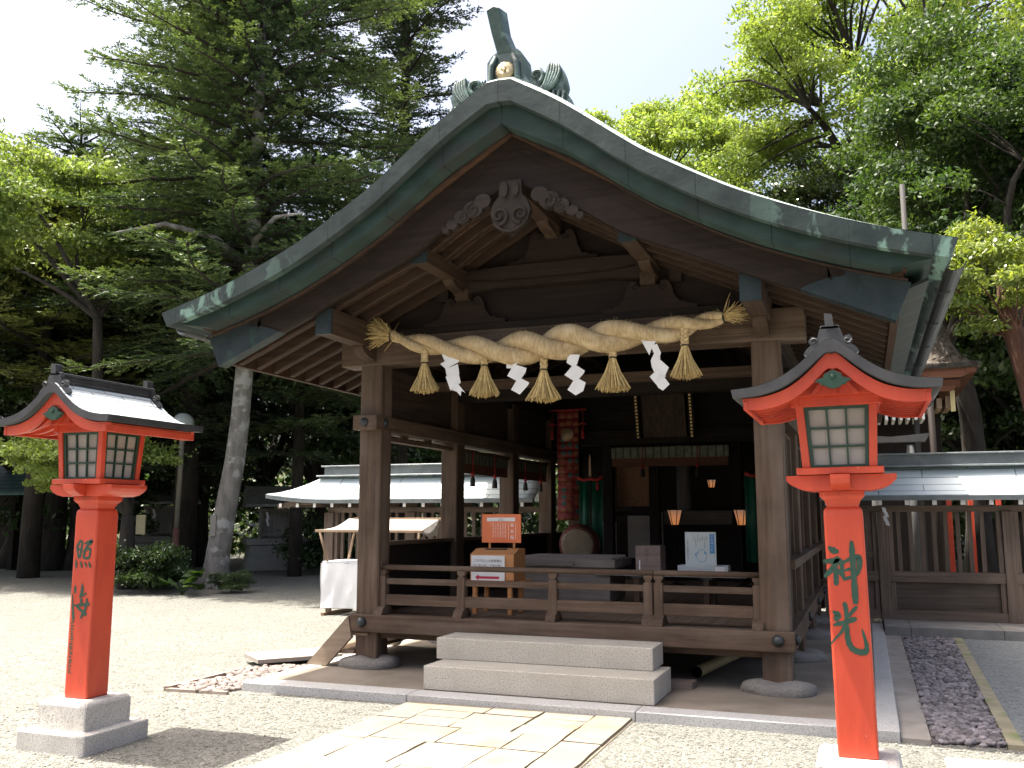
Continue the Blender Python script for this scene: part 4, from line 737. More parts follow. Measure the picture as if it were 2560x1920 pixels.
# ------------------------------------------------------------------ ground
def gravelmat(name,cols,scale=75,bump=.9,big=None):
    m,nt,out=newmat(name); b=nd(nt,'ShaderNodeBsdfPrincipled',Roughness=.95); b.inputs['Specular IOR Level'].default_value=.2
    tc=nd(nt,'ShaderNodeTexCoord'); v=nd(nt,'ShaderNodeTexVoronoi',Scale=scale); nt.links.new(tc.outputs['Object'],v.inputs['Vector'])
    s=nd(nt,'ShaderNodeSeparateColor'); nt.links.new(v.outputs['Color'],s.inputs[0]); col=ramp(nt,s.outputs[0],[(i/(len(cols)-1),c) for i,c in enumerate(cols)])
    v2=nd(nt,'ShaderNodeTexVoronoi',Scale=scale*.38); nt.links.new(tc.outputs['Object'],v2.inputs['Vector']); s2=nd(nt,'ShaderNodeSeparateColor'); nt.links.new(v2.outputs['Color'],s2.inputs[0])
    k=ramp(nt,s2.outputs[1],[(.80,(0,0,0)),(.86,(.5,.5,.5))]); col=mixc(nt,k,col,tuple(x*.45 for x in cols[0]))
    f=noise(nt,.5,7,.65); k=ramp(nt,f,[(.35,(0,0,0)),(.7,(.45,.45,.45))]); col=mixc(nt,k,col,big or tuple(x*.72 for x in cols[1]))
    f=noise(nt,(2.5,9,1),5); k=ramp(nt,f,[(.5,(0,0,0)),(.75,(.3,.3,.3))]); col=mixc(nt,k,col,cols[-1])
    nt.links.new(col,b.inputs[0]); ad=nd(nt,'ShaderNodeMath',operation='MULTIPLY_ADD'); nt.links.new(v2.outputs['Distance'],ad.inputs[0]); ad.inputs[1].default_value=1.3; nt.links.new(v.outputs['Distance'],ad.inputs[2])
    bp=nd(nt,'ShaderNodeBump',Strength=bump,Distance=.008); bp.invert=True; nt.links.new(ad.outputs[0],bp.inputs['Height']); nt.links.new(bp.outputs[0],b.inputs['Normal']); nt.links.new(b.outputs[0],out.inputs[0]); return m
GRAV=gravelmat('sandy_gravel',[(0.084,0.083,0.070),(0.160,0.159,0.138),(0.207,0.206,0.182),(0.253,0.254,0.227)],85,1.2)
mb=MB(); N=80; gx=[-300,-120,-60,-40,-30,-25]+xs(-20,12,33)+[15,20,30,60,120,300]; gy=[-60,-30,-20]+xs(-12,14,27)+[18,24,32,45,60,100,200,400]
def gz(x,y):
    if -5<x<5 and y>-6: return 0
    return .02*math.sin(x*.7+1.3)*math.cos(y*.55)
nx=len(gx); mb.v=[(x,y,gz(x,y)) for y in gy for x in gx]; mb.f=[(j*nx+i,j*nx+i+1,(j+1)*nx+i+1,(j+1)*nx+i) for j in range(len(gy)-1) for i in range(nx-1)]; mb.sm=[True]*len(mb.f)
props(mb.build('ground',GRAV),kind='structure')
# concrete apron and granite kerb round the hall
props(MB().box(-2.52,2.83,-.94,7.6,-.05,.071).build('pavement',CONC),kind='structure')
mb=MB()
def kerbrow(x0,x1,y0,y1,z1,parts,ax):
    L=(x1-x0) if ax=='x' else (y1-y0); c=0
    for f in parts:
        a=c*L; c+=f; e=c*L
        if ax=='x': mb.box(x0+a+.0025,x0+e-.0025,y0,y1,-.06,z1)
        else: mb.box(x0,x1,y0+a+.0025,y0+e-.0025,-.06,z1)
kerbrow(-2.66,2.97,-1.18,-.938,.078,(.302,.356,.342),'x'); kerbrow(2.815,2.97,-.936,6.0,.076,(.3,.36,.34),'y'); kerbrow(-2.66,-2.5,-.936,6.0,.076,(.3,.36,.34),'y')
props(mb.build('kerb',GRAN2,bev=.006),kind='structure')
# strips beside the pebble drains
props(MB().box(2.973,3.17,-1.16,5.0,-.05,.03).build('path_strip',M('dirty_strip',(.22,.2,.175),(.3,.275,.245),scale=4,rough=.9,c3=(.15,.13,.1),s3=2,bump=.2,bscale=40)),kind='structure')
mb=MB(); mb.prism([(3.655,-1.14),(3.76,-1.14),(3.90,5.0),(3.80,5.0)],'z',-.05,.035); props(mb.build('path_edge',M('mossy_strip',(.2,.18,.12),(.28,.25,.17),scale=5,rough=.9,c3=(.13,.16,.05),s3=3,bump=.2,bscale=40)),kind='structure')
GRAV2=gravelmat('shade_tinted_gravel',[(0.128,0.135,0.135),(0.173,0.188,0.188),(0.210,0.225,0.225),(0.247,0.262,0.259)],90)  # bluish cast of the shade beside the hall put into the gravel colour
mb=MB(); mb.add([(3.765,-1.1,.02),(30,-1.1,.02),(30,5.02,.02),(3.90,5.02,.02)],[(0,1,2,3)]); props(mb.build('gravel_path',GRAV2),kind='structure')
# pebbles
def sphere_unit(n=7,k=5):
    vs=[(0,0,1)]
    for i in range(1,k):
        th=PI*i/k
        for j in range(n): a=2*PI*(j+.5*(i%2))/n; vs.append((math.sin(th)*math.cos(a),math.sin(th)*math.sin(a),math.cos(th)))
    vs.append((0,0,-1)); f=[(0,1+j,1+(j+1)%n) for j in range(n)]
    for i in range(k-2):
        for j in range(n): a=1+i*n+j;b=1+i*n+(j+1)%n; f.append((a,a+n,b+n,b))
    e=len(vs)-1; f+=[(e,1+(k-2)*n+(j+1)%n,1+(k-2)*n+j) for j in range(n)]; return np.array(vs),f
def pebbles(name,region,count,mat,zf,rmin=.02,rmax=.05,kind='stuff'):
    U,F=sphere_unit(); V=[];FF=[]; b=0
    for i in range(count):
        x,y,z=region(); a=random.uniform(0,PI); r=random.uniform(rmin,rmax); s=np.array([r*random.uniform(.9,1.5),r*random.uniform(.7,1.0),r*random.uniform(.45,.75)])
        P=U*s*(1+.12*NPR.standard_normal((len(U),1))*.6); tl=random.uniform(-.35,.35); ca,sa=math.cos(a),math.sin(a)
        P=np.stack([P[:,0],P[:,1]*math.cos(tl)-P[:,2]*math.sin(tl),P[:,1]*math.sin(tl)+P[:,2]*math.cos(tl)],1)
        P=np.stack([P[:,0]*ca-P[:,1]*sa,P[:,0]*sa+P[:,1]*ca,P[:,2]],1)+np.array([x,y,z]); V.append(P); FF+= [tuple(k+b for k in f) for f in F]; b+=len(U)
    mb=MB(); mb.v=[tuple(p) for p in np.concatenate(V)]; mb.f=FF; mb.sm=[True]*len(FF); return props(mb.build(name,mat),kind=kind)
PEB=M('grey_pebbles',(.115,.105,.11),(.205,.185,.19),scale=6,rough=.8,island=.5,bump=.15,bscale=60)
def reg_r():
    y=random.uniform(-1.12,4.98); t=(y+1.14)/6.1; return random.uniform(3.185,3.64+.15*t),y,random.uniform(.0,.03)
pebbles('pebbles',reg_r,3600,PEB,0,.016,.038)
def reg_l():
    y=random.uniform(-1.4,.1); return random.uniform(-3.25+.0*y,-2.71),y,random.uniform(.0,.03)
pebbles('pebbles',reg_l,420,M('pinkish_pebbles',(0.158,0.126,0.112),(0.214,0.177,0.158),scale=5,rough=.8,island=.35),0,.025,.05)
mb=MB(); mb.prism([(-3.3,-1.46),(-2.66,-1.40),(-2.66,-1.36),(-3.26,-1.41)],'z',-.02,.028); mb.prism([(-3.31,-1.46),(-3.27,-1.42),(-3.27,-.3),(-3.31,-.3)],'z',-.02,.045); props(mb.build('path_curb',M('drain_edge',(.25,.2,.16),(.34,.28,.23),scale=6,rough=.9)),kind='structure')
# flagstone path
FLAG=M('ochre_flagstone',(0.186,0.165,0.125),(0.222,0.201,0.162),scale=1.5,rough=.85,c3=(0.197,0.150,0.086),s3=1.6,t3=(.5,.72),island=.10,bump=.25,bscale=18,bdist=.006)
mb=MB(); rs=random.Random(21); g=.006
def slab(x0,x1,y0,y1):
    j=lambda:rs.uniform(-.010,.010); P=[(x0+g+j(),y0+g+j()),(x1-g+j(),y0+g+j()),(x1-g+j(),y1-g+j()),(x0+g+j(),y1-g+j())]
    # chipped, slightly wavy edges
    Q=[]
    for i in range(4):
        a,b=P[i],P[(i+1)%4]; n=max(2,int(math.hypot(b[0]-a[0],b[1]-a[1])/.12))
        for k in range(n): t=k/n; w=0 if k==0 else rs.uniform(-.005,.005); Q.append((a[0]*(1-t)+b[0]*t+w,a[1]*(1-t)+b[1]*t+w))
    mb.prism(Q,'z',-.03,.026+rs.uniform(-.003,.003))
y=-1.02
while y>-9: h=rs.uniform(.7,1.1); slab(-.93,-.62,y-h,y); y-=h
y=-1.0
while y>-9: h=rs.uniform(.8,1.2); slab(.72,1.02,y-h,y); y-=h
y=-1.0
while y>-9:
    h=rs.uniform(.36,.62); x=-.62; cuts=[]
    while x<.72-.5: x+=rs.uniform(.3,.62); cuts.append(x)
    cuts=[-.62]+[c for c in cuts if c<.55]+[.72]
    for a,b in zip(cuts,cuts[1:]):
        if b-a>.4 and h>.5 and rs.random()<.4: k=rs.uniform(.4,.6); slab(a,b,y-h*k,y); slab(a,b,y-h,y-h*k)
        else: slab(a,b,y-h,y)
    y-=h
props(mb.build('flagstone_path',FLAG,bev=.008),kind='structure')
mb=MB(); mb.add([(-.94,-9,.006),(1.03,-9,.006),(1.03,-.99,.006),(-.94,-.99,.006)],[(0,1,2,3)]); props(mb.build('path_bed',M('joint_dirt',(0.170,0.140,0.100),(0.250,0.210,0.150),scale=20,rough=1)),kind='structure')
# small pale slabs at the bottom right corner
T=props(MB().box(3.22,3.75,-2.05,-1.62,-.03,.03).build('stepping_stone',GRAN3,bev=.01),'pale flat granite slab in the gravel at the bottom right corner','paving slab')
# loose gravel grains near the camera
def reg_g():
    while True:
        x=random.uniform(-4,4.2); y=random.uniform(-4.2,-1.2)
        if not(-.95<x<1.05): return x,y,.002
pebbles('loose_gravel',reg_g,2600,M('gravel_grains',(0.186,0.171,0.143),(0.310,0.291,0.248),scale=3,rough=.95,island=.4),0,.005,.012)
# terrace the right fence stands on
props(MB().box(2.98,40,5.02,8.5,-.1,.14).build('terrace_right',M('terrace_stone',(.17,.165,.15),(.25,.24,.22),scale=4,rough=.9,bump=.3,bscale=30,seam=(0,1.1,.006,(.07,.07,.06)))),kind='structure')
# ------------------------------------------------------------------ side stair, boards and oddments under the hall
SS=thing('side_stair','short wooden side stair with a bleached slanting stringer at the left front corner','stair',(-2.4,.6,.075))
for y in (-.07,1.5): MB().prism([(-2.69,.078),(-2.45,.078),(-2.165,.37),(-2.205,.585)],'y',y,y+.045).build('stringer',STR_B,SS,bev=.004)
MB().box(-2.55,-2.16,-.02,1.5,.20,.235).build('tread',LW_X,SS,bev=.004); MB().box(-2.38,-2.0,-.02,1.5,.385,.415).build('tread',LW_X,SS,bev=.004)
m=Matrix.Translation((-3.24,.30,.085))@Matrix.Rotation(R_(50),4,'Z')
LB=MB().box(-.34,.58,-.32,.28,-.02,.02,m).build('loose_board',M('bleached_board',(0.210,0.184,0.158),(0.262,0.236,0.205),scale=(6,6,30),rough=.85)); props(LB,'flat bleached board laid over the pebble drain left of the hall','board')
BP=MB(); BP.tube([(1.283,.30,.17),(1.5,1.5,.19)],.052,16,cap=False); BP.tube([(1.283,.305,.17),(1.5,1.5,.19)],.04,16,cap=False); BP.lathe([(.04,0),(.052,0)],n=16,m=Matrix.Translation((1.283,.30,.17))@Matrix.Rotation(PI/2,4,'X'))
props(BP.build('bamboo_pipe',M('dry_bamboo',(.33,.27,.15),(.42,.35,.2),scale=20,rough=.5)),'hollow bamboo pipe lying in the dark under the hall floor','pipe')
BR=MB(); BR.prism([(1.06,.12),(1.31,.13),(1.3,-.06),(1.09,-.07)],'z',.074,.13); props(BR.build('foot_block',wood('block_wood','x',(.12,.095,.08),(.2,.16,.14)),bev=.01),'small grey wooden block lying beside the granite steps under the hall','block')
# ------------------------------------------------------------------ white-cloth stall with awning
SL=thing('covered_stall','table wrapped in white cloth with wooden legs, beside the left front post','stall',(-4.6,5.0,0))
nx,nz=26,12; mb=MB(); rs=random.Random(4)
fold=lambda x,z: .018*math.sin(x*9+z*5)+.012*math.sin(x*23-z*9)+.02*math.sin(z*6+x*3)*(1-z)
for (x0,x1,y,flip) in ((-5.5,-3.7,4.7,1),(-5.5,-3.7,5.4,-1)):
    b=len(mb.v)
    for k in range(nz+1):
        for i in range(nx+1):
            x=x0+(x1-x0)*i/nx; z=.13+.74*k/nz; mb.v.append((x,y-flip*(.03+fold(x,z)*(1-.8*k/nz)),z-(.03 if k==nz else 0)))
    mb.f+=[(b+k*(nx+1)+i,b+k*(nx+1)+i+1,b+(k+1)*(nx+1)+i+1,b+(k+1)*(nx+1)+i) for k in range(nz) for i in range(nx)]; mb.sm+=[True]*(nx*nz)
for x,s in ((-5.5,-1),(-3.7,1)):
    b=len(mb.v); ny=10
    for k in range(nz+1):
        for i in range(ny+1):
            y=4.68+.74*i/ny; z=.13+.74*k/nz; mb.v.append((x+s*(.02+fold(y,z)*(1-.8*k/nz)),y,z-(.03 if k==nz else 0)))
    mb.f+=[(b+k*(ny+1)+i,b+k*(ny+1)+i+1,b+(k+1)*(ny+1)+i+1,b+(k+1)*(ny+1)+i) for k in range(nz) for i in range(ny)]; mb.sm+=[True]*(ny*nz)
mb.box(-5.5,-3.7,4.69,5.41,.845,.868); mb.build('white_cloth',WCLO,SL)
for x in (-5.42,-3.8):
    for y in (4.78,5.32): MB().box(x-.035,x+.035,y-.035,y+.035,0,.84).build('leg',LW_Z,SL)
    MB().box(x-.03,x+.03,4.6,5.5,.0,.06).build('foot_rail',LW_Y,SL)
AW=thing('cloth_awning','grey cloth awning on a thin pale wooden frame above the white stall','awning',(-4.6,5.0,.86))
for x,lx in ((-5.53,-5.42),(-3.72,-3.8)): mb=MB(); mb.tube([(lx,4.72,.85),(x,4.62,1.375)],.022,6); mb.tube([(lx,5.36,.85),(x+.3*(1 if x<-4 else 0),5.32,1.54)],.022,6); mb.build('awning_pole',LW_Z,AW)
MB().box(-5.60,-3.66,4.595,4.645,1.335,1.375).build('front_rail',LW_X,AW,bev=.004); MB().box(-5.3,-3.5,5.30,5.35,1.52,1.565).build('back_rail',LW_X,AW,bev=.004)
mb=MB(); nx,ny=14,10
for j in range(ny+1):
    for i in range(nx+1):
        t=j/ny; u=i/nx; x=(-5.50+.1*t)*(1-u)+(-3.70)*u; mb.v.append((x,4.62+.7*t,1.38+.17*t-.10*math.sin(PI*t)*(.5+.8*u)))
mb.f=[(j*(nx+1)+i,j*(nx+1)+i+1,(j+1)*(nx+1)+i+1,(j+1)*(nx+1)+i) for j in range(ny) for i in range(nx)]; mb.sm=[True]*len(mb.f); mb.v+= [(-3.7,4.62,1.36),(-3.7,5.32,1.55),(-3.7,5.25,1.3),(-3.7,4.95,1.24)]; k=len(mb.v); mb.f.append((k-4,k-3,k-2,k-1)); mb.sm.append(False)
mb.build('awning_cloth',GCLO,AW)
# ------------------------------------------------------------------ roofed fences
WEND=M('white_rafter_end',(.7,.68,.62),rough=.7)
def fence(label,x0,x1,hipside,slats,redback=False,zb=.14):
    T=thing('roofed_fence',label,'fence',((x0+x1)/2,6.2,zb))
    ye,yr=5.62,6.2
    prof=[(0,1.885),(.15,1.925),(.35,2.0),(.6,2.12),(.8,2.23),(.97,2.33)]
    def xl(t): return (x0-1.05+.95*t**.8) if hipside<0 else x0
    mb=MB(); n=24; uvs=[]
    for side in (1,-1):
        b=len(mb.v)
        for t,z in prof:
            for i in range(n+1):
                u=i/n; a=xl(t); x=a+(x1-a)*u; lift=.10*max(0,1-(x-a)/1.3)**2*(1-t) if hipside<0 else 0
                mb.v.append((x,yr-side*(yr-ye)*(1-t),z+lift)); uvs.append((x,t*.75))
        mb.f+=[(b+j*(n+1)+i,b+j*(n+1)+i+1,b+(j+1)*(n+1)+i+1,b+(j+1)*(n+1)+i) for j in range(len(prof)-1) for i in range(n)]
    mb.sm=[True]*len(mb.f); R=mb.build('fence_roof',ROOFF,T); uv=R.data.uv_layers.new(name='UVMap')
    for lp in R.data.loops: uv.data[lp.index].uv=uvs[lp.vertex_index]
    R.modifiers.new('t','SOLIDIFY').thickness=.05; R.modifiers[0].offset=-1
    FE=M('fence_eave'+T.name,(.10,.12,.12),(.16,.18,.18),scale=5,rough=.5)
    mb=MB(); P=[]
    for i in range(25):
        u=i/24; a=xl(0); x=a+(x1-a)*u; lift=.10*max(0,1-(x-a)/1.3)**2 if hipside<0 else 0; P.append((x,1.875+lift))
    mb.strip(P,[(x,z-.06) for x,z in P],ye+.004,ye+.10); mb.build('eave_edge',FE,R)
    rx=x0-.12 if hipside<0 else x0
    for y in (6.02,): MB().box(rx-.12,x1,5.99,6.41,2.30,2.325).build('roof_step',ROOFF,R,bev=.004)
    MB().box(rx,x1,6.08,6.32,2.325,2.475).build('ridge',FE,R,bev=.004); MB().box(rx-.05,x1,6.04,6.36,2.475,2.50).build('ridge_cap',ROOFF,R,bev=.004)
    x=x0-.75 if hipside<0 else x0+.1; k=0
    while x<x1:
        r=MB().box(x-.027,x+.027,5.66,6.1,1.75,1.815); r=r.build('rafter',FW_Y,T); MB().box(x-.028,x+.028,5.654,5.66,1.749,1.816).build('rafter_end',WEND,r); x+=.355
    if hipside<0: MB().prism([(x0-.85,1.80),(x0-.83,1.72),(x0-.5,1.78),(x0,1.80),(x0,1.86),(x0-.5,1.86)],'y',5.70,5.76).build('verge_board',FW_X,T)
    MB().box(x0,x1,6.03,6.15,1.655,1.745).build('head_beam',FW_X,T,bev=.004); MB().box(x0,x1,6.0,6.14,.665,.81).build('middle_rail',FW_X,T,bev=.004); MB().box(x0,x1,6.0,6.18,zb+.0,zb+.13).build('sill',FW_X,T,bev=.004)
    MB().box(x0,x1,6.07,6.1,zb+.13,.665).build('lower_panel',wood('fence_panel'+T.name,'x',(.06,.045,.035),(.115,.09,.07)),T)
    px=[(x0 if hipside<0 else 2.95)+.08+1.62*i for i in range(int((x1-max(x0,-9))/1.62))]
    if hipside>0: MB().box(2.2,2.94,6.05,6.1,zb,1.66).build('gap_panel',FW_Z,T); MB().box(2.2,2.94,6.03,6.12,1.0,1.08).build('gap_rail',FW_X,T)  # boards added to cover the bright sunlit gap between hall and fence
    for p in px:
        MB().box(p-.07,p+.07,5.98,6.17,zb-.1,1.66).build('fence_post',FW_Z,T,bev=.005); MB().box(p+.075,p+.14,6.02,6.12,zb+.1,1.655).build('door_frame',FW_Z,T,bev=.004); MB().box(p-.14,p-.075,6.02,6.12,zb+.1,1.655).build('door_frame',FW_Z,T,bev=.004)
        s0=p+.22; mb=MB()
        while s0<p+1.42: mb=MB().box(s0-.028,s0+.028,6.05,6.09,.8,1.66); mb.build('slat',FW_Z,T); s0+=.155
    return T
fence('long roofed wooden slat fence with curved bright roof end, left of the hall',-6.26,-2.2,-1,1)
fence('roofed wooden slat fence right of the hall, half its roof in shadow',2.2,12.6,1,1)
for x in (4.05,4.36,4.75): 
    o=MB().box(x-.035,x+.035,7.6,7.67,.14,2.05).build('red_post',VERM,bev=.004); props(o,'thin vermilion post seen through the slats of the right fence','post','vermilion posts behind the right fence')
o=MB(); o.tube([(5.18,5.98,.2),(5.2,5.9,.27),(5.22,5.85,.22),(5.24,5.84,.05)],.012,6); props(o.build('pale_rope_end',WPAP),'short pale rope end hanging at the foot of the right fence','rope end')
# honden behind: bark roof corner with orange eave
HD=thing('rear_sanctuary','rear sanctuary with brown bark roof and reddish eaves beyond the hall on the right','building',(2.5,12,0))
BARK=M('cypress_bark_roof',(0.060,0.051,0.042),(0.162,0.141,0.120),scale=(9,1.5,9),rough=1,spec=.05,bump=.8,bscale=(40,4,40),bdist=.03)
mb=MB(); prof=[(4.95,4.42),(4.78,4.47),(4.62,4.60),(4.5,4.85),(4.4,5.2),(4.25,5.7),(3.9,6.4),(3.2,7.2),(1.5,8.0)]
mb.v=[(x,y+(5.0-x)*.75*(1 if y<12 else -1),z) for y in (10.2,15.5) for x,z in prof]; n=len(prof); mb.f=[(i,i+1,n+i+1,n+i) for i in range(n-1)]; mb.sm=[True]*len(mb.f)
b=len(mb.v); mb.v+=[(x,10.2+(5.0-x)*.75,z) for x,z in prof]+[(-1,10.2+(5.0-x)*.75,z) for x,z in prof]; mb.f+=[(b+i,b+i+1,b+n+i+1,b+n+i) for i in range(n-1)]; mb.sm+=[True]*(n-1)
o=mb.build('bark_roof',BARK,HD); o.modifiers.new('t','SOLIDIFY').thickness=.1
EW=wood('reddish_eave','x',(0.096,0.036,0.018),(0.144,0.060,0.032))
MB().prism([(4.86,4.34),(4.86,4.26),(4.6,4.16),(-1,4.10),(-1,4.4)],'y',10.32,10.42).build('eave_front',EW,HD); MB().box(-1,4.60,10.5,15,4.0,4.14).build('eave_under',EW,HD); MB().prism([(4.62,4.13),(4.45,3.92),(-1,3.92),(-1,4.2)],'y',10.45,10.5).build('eave_lower',EW,HD); MB().box(4.70,4.86,10.3,15.4,4.24,4.36).build('eave_side',EW,HD)
for i in range(8): MB().box(3.0+.13*i,3.05+.13*i,10.6,11.6,3.42,3.60).build('rafter_end',WEND,HD)
MB().box(4.42,4.5,10.6,10.66,3.55,3.95).build('rafter_end',M('yellow_wood',(.5,.42,.2),rough=.8),HD); MB().box(1.0,4.3,11.7,15,.2,4.0).build('wall',DZ,HD)
for i in range(3): MB().box(4.02+.16*i,4.12+.16*i,10.7,11.7,3.62,3.78+.04*i).build('bracket',LW_Y,HD,bev=.01)
RKD=M('dark_weathered_stone',(0.042,0.042,0.042),(0.066,0.066,0.063),scale=6,rough=.9)
TO=thing('stone_torii','small dark stone gate top showing above the right fence roof','torii gate',(3.3,9.4,0))
for x in (3.0,3.62): mb=MB(); mb.tube([(x,9.4,0),(x,9.4,2.85)],.07,10); mb.build('pillar',RKD,TO)
MB().prism([(2.75,2.9),(3.87,2.9),(3.95,3.05),(3.3,3.0),(2.67,3.05)],'y',9.32,9.48).build('lintel',RKD,TO)
o=MB(); o.tube([(4.02,9.3,0),(3.98,9.3,3.9)],.055,8); props(o.build('wooden_pole',DZ),'grey wooden pole behind the right fence under the bark roof','pole')
o=MB(); o.tube([(3.82,10.8,0),(3.82,10.8,8.15)],.05,8); props(o.build('utility_pole',M('dark_pole',(0.032,0.030,0.028),rough=.8)),'thin dark pole rising above the right end of the hall roof','pole')
# paper streamers on straw lines of the fences
def shide2(x,y,z,label,sc_=1):
    T=thing('paper_streamer',label,'paper streamer',(x,y,z),'small paper streamers'); mb=MB(); u=0;zz=0
    for i in range(4):
        mb.add([(u,0,zz),(u+.045*sc_,-.01,zz-.012),(u+.06*sc_,-.015,zz-.075*sc_),(u+.012*sc_,0,zz-.065*sc_)],[(0,1,2,3)]); u+=(.02 if i%2==0 else -.012)*sc_; zz-=.055*sc_
    mb.build('folded_paper',WPAP,T,world=False)
shide2(-2.72,5.55,1.76,'small white paper streamer under the left fence roof, seen through the hall',1.1); shide2(3.03,5.6,1.72,'small white paper streamer at the hall end of the right fence',1.1)
# ------------------------------------------------------------------ lamp post, small shrines, pavilion, signs
LP=thing('globe_lamp_post','globe lamp on a thin pole, brown below, standing among the shrubs at left','lamp post',(-12.5,9.49,0))
mb=MB(); mb.tube([(-12.55,9.49,0),(-12.54,9.49,1.3)],.075,10); mb.build('lower_pole',M('brown_pole_paint',(.12,.04,.03),(.16,.06,.045),scale=10,rough=.6),LP); mb=MB(); mb.tube([(-12.54,9.49,1.3),(-12.50,9.49,3.6)],.06,10); mb.build('upper_pole',M('grey_pole',(.17,.16,.12),(.22,.2,.16),scale=10,rough=.6),LP)
mb=MB(); mb.lathe([(.01,-.26)]+[(.26*math.sin(a),-.26*math.cos(a)) for a in xs(.15,PI-.05,14)],c=(-12.496,9.49,3.8),n=20); mb.build('globe',M('milky_globe',(.5,.56,.55),rough=.25,trans=.3),LP); mb=MB(); mb.lathe([(.09,-.3),(.1,-.2),(.07,-.18)],c=(-12.496,9.49,3.8),n=12); mb.build('lamp_cap',GUT,LP)
GST=granite('dark_granite',(.24,.235,.22),(.3,.295,.28),(.12,.12,.115),(.14,.15,.11)); GW=wood('grey_shrine_wood','z',(.16,.15,.135),(.26,.245,.22))
def hokora(loc,sc_,label,rz=0):
    T=thing('small_shrine',label,'small shrine',loc,'small shrines under the trees',rz); T.scale=(sc_,)*3; B=lambda mb,n,m,**k: mb.build(n,m,T,world=False,**k)
    mb=MB(); mb.lathe([(1.05*1.2,0),(.92*1.2,.75)],n=4,smooth=False,a0=PI/4); B(mb,'stone_base',GST,bev=.02); B(MB().box(-.9,.9,-.85,.85,.75,.93),'stone_slab',GST,bev=.01)
    B(MB().box(-.42,.42,-.3,.5,.93,1.75),'cabinet',GW)
    for x in (-.5,.5): B(MB().box(x-.045,x+.045,-.62,-.53,.93,1.8),'post',GW)
    B(MB().box(-.55,.55,-.62,-.54,1.02,1.07),'rail',GW); B(MB().box(-.6,.6,-.63,-.52,1.72,1.82),'beam',GW)
    for x in (-.14,.14): B(MB().box(x-.12,x+.12,-.32,-.3,1.05,1.65),'door',GW)
    rf=crv([(0,2.5),(.15,2.38),(.4,2.2),(.75,2.02),(1.05,1.93)],4); mb=MB(); mb.strip([(y,z) for y,z in rf],[(y,z-.07) for y,z in rf],-.95,.95,True,'x'); mb.strip([(-y,z) for y,z in rf],[(-y,z-.07) for y,z in rf],-.95,.95,True,'x'); B(mb,'roof',M('shrine_roof'+T.name,(.14,.15,.14),(.22,.23,.21),scale=8,rough=.8))
    for x in (-.36,.36):
        mb=MB(); u=0;zz=1.72
        for i in range(4): mb.add([(x+u,-.65,zz),(x+u+.07,-.66,zz-.02),(x+u+.09,-.66,zz-.13),(x+u+.02,-.65,zz-.11)],[(0,1,2,3)]); u+=.025 if i%2==0 else -.02; zz-=.1
        B(mb,'paper_streamer',WPAP)
hokora((-14.0,15.6,0),1.0,'small grey wooden shrine on a stone base between the leaning trunk and the fence',R_(40)); hokora((-18.0,15.3,0),1.05,'small dark shrine on a stone base behind the lamp pole',R_(45))
PV=thing('side_pavilion','building corner with blue green tiled eave at the left edge of the picture','pavilion',(-22,12,0))
mb=MB(); mb.v=[(-24,11.6,2.32),(-19.7,11.9,2.30),(-19.9,12.6,2.75),(-21.2,13.4,3.3),(-24,13.4,3.3)]; mb.f=[(0,1,2,3,4)]; mb.sm=[False]; o=mb.build('roof',M('blue_green_tiles',(.05,.13,.14),(.08,.19,.2),scale=6,rough=.5,seam=(2,.12,.015,(.02,.05,.05))),PV); o.modifiers.new('t','SOLIDIFY').thickness=.12
MB().box(-21.2,-21.0,12.4,12.6,0,2.6).build('post',DZ,PV); MB().box(-24,-20.6,13.2,13.4,0,2.9).build('wall',DZ,PV)
o=MB().box(-15.05,-14.75,10.9,10.93,1.12,1.62).build('paper_notice',M('yellowed_notice',(.5,.45,.28),rough=.8)); props(o,'small yellowed notice board beside the trunk behind the left lantern','notice board')
o=MB().box(-15.1,-14.7,10.2,10.5,-.05,.42).build('stone_marker',GST,bev=.02); props(o,'low grey stone marker among the shrubs behind the left lantern','stone marker')
# ------------------------------------------------------------------ trees
def leafmat(name,c1,c2,tip,trans=.35,rough=.45,spec=.4,s=.55,tcol=None,isl=.35):
    m,nt,out=newmat(name); b=nd(nt,'ShaderNodeBsdfPrincipled',Roughness=rough); b.inputs['Specular IOR Level'].default_value=spec
    g=nd(nt,'ShaderNodeNewGeometry'); c=ramp(nt,g.outputs['Random Per Island'],[(0,c1),(.75,c2),(1,tip)])
    f=noise(nt,s,3); k=ramp(nt,f,[(.42,(0,0,0)),(.62,(.75,.75,.75))]); c=mixc(nt,k,c,tip)
    nt.links.new(c,b.inputs['Base Color']); t=nd(nt,'ShaderNodeBsdfTranslucent'); 
    tc=mixc(nt,1.0,c,tcol or (1.5,1.5,.55),'MULTIPLY'); nt.links.new(tc,t.inputs[0]); mx=nd(nt,'ShaderNodeMixShader'); mx.inputs[0].default_value=trans
    nt.links.new(b.outputs[0],mx.inputs[1]); nt.links.new(t.outputs[0],mx.inputs[2]); nt.links.new(mx.outputs[0],out.inputs[0]); return m
L_CON=leafmat('fir_needles',(.034,.062,.038),(.062,.102,.054),(.125,.17,.062),.22,.5)
L_CON2=leafmat('dark_fir_needles',(0.034,0.055,0.042),(0.055,0.083,0.056),(0.091,0.120,0.065),.22,.5)
L_CON3=leafmat('olive_fir_needles',(0.057,0.075,0.023),(0.098,0.121,0.034),(0.161,0.172,0.052),.28,.5)
L_DRK=leafmat('dark_leaves',(.015,.034,.012),(.03,.06,.018),(.06,.10,.025),.25,.35,.5)
L_MID=leafmat('mid_leaves',(.02,.046,.015),(.034,.068,.021),(.07,.112,.03),.35,.5,.3)
L_LIT=leafmat('camphor_leaves',(.14,.205,.05),(.20,.27,.07),(.31,.37,.11),.42,.5,.3,tcol=(1.25,1.3,.55))
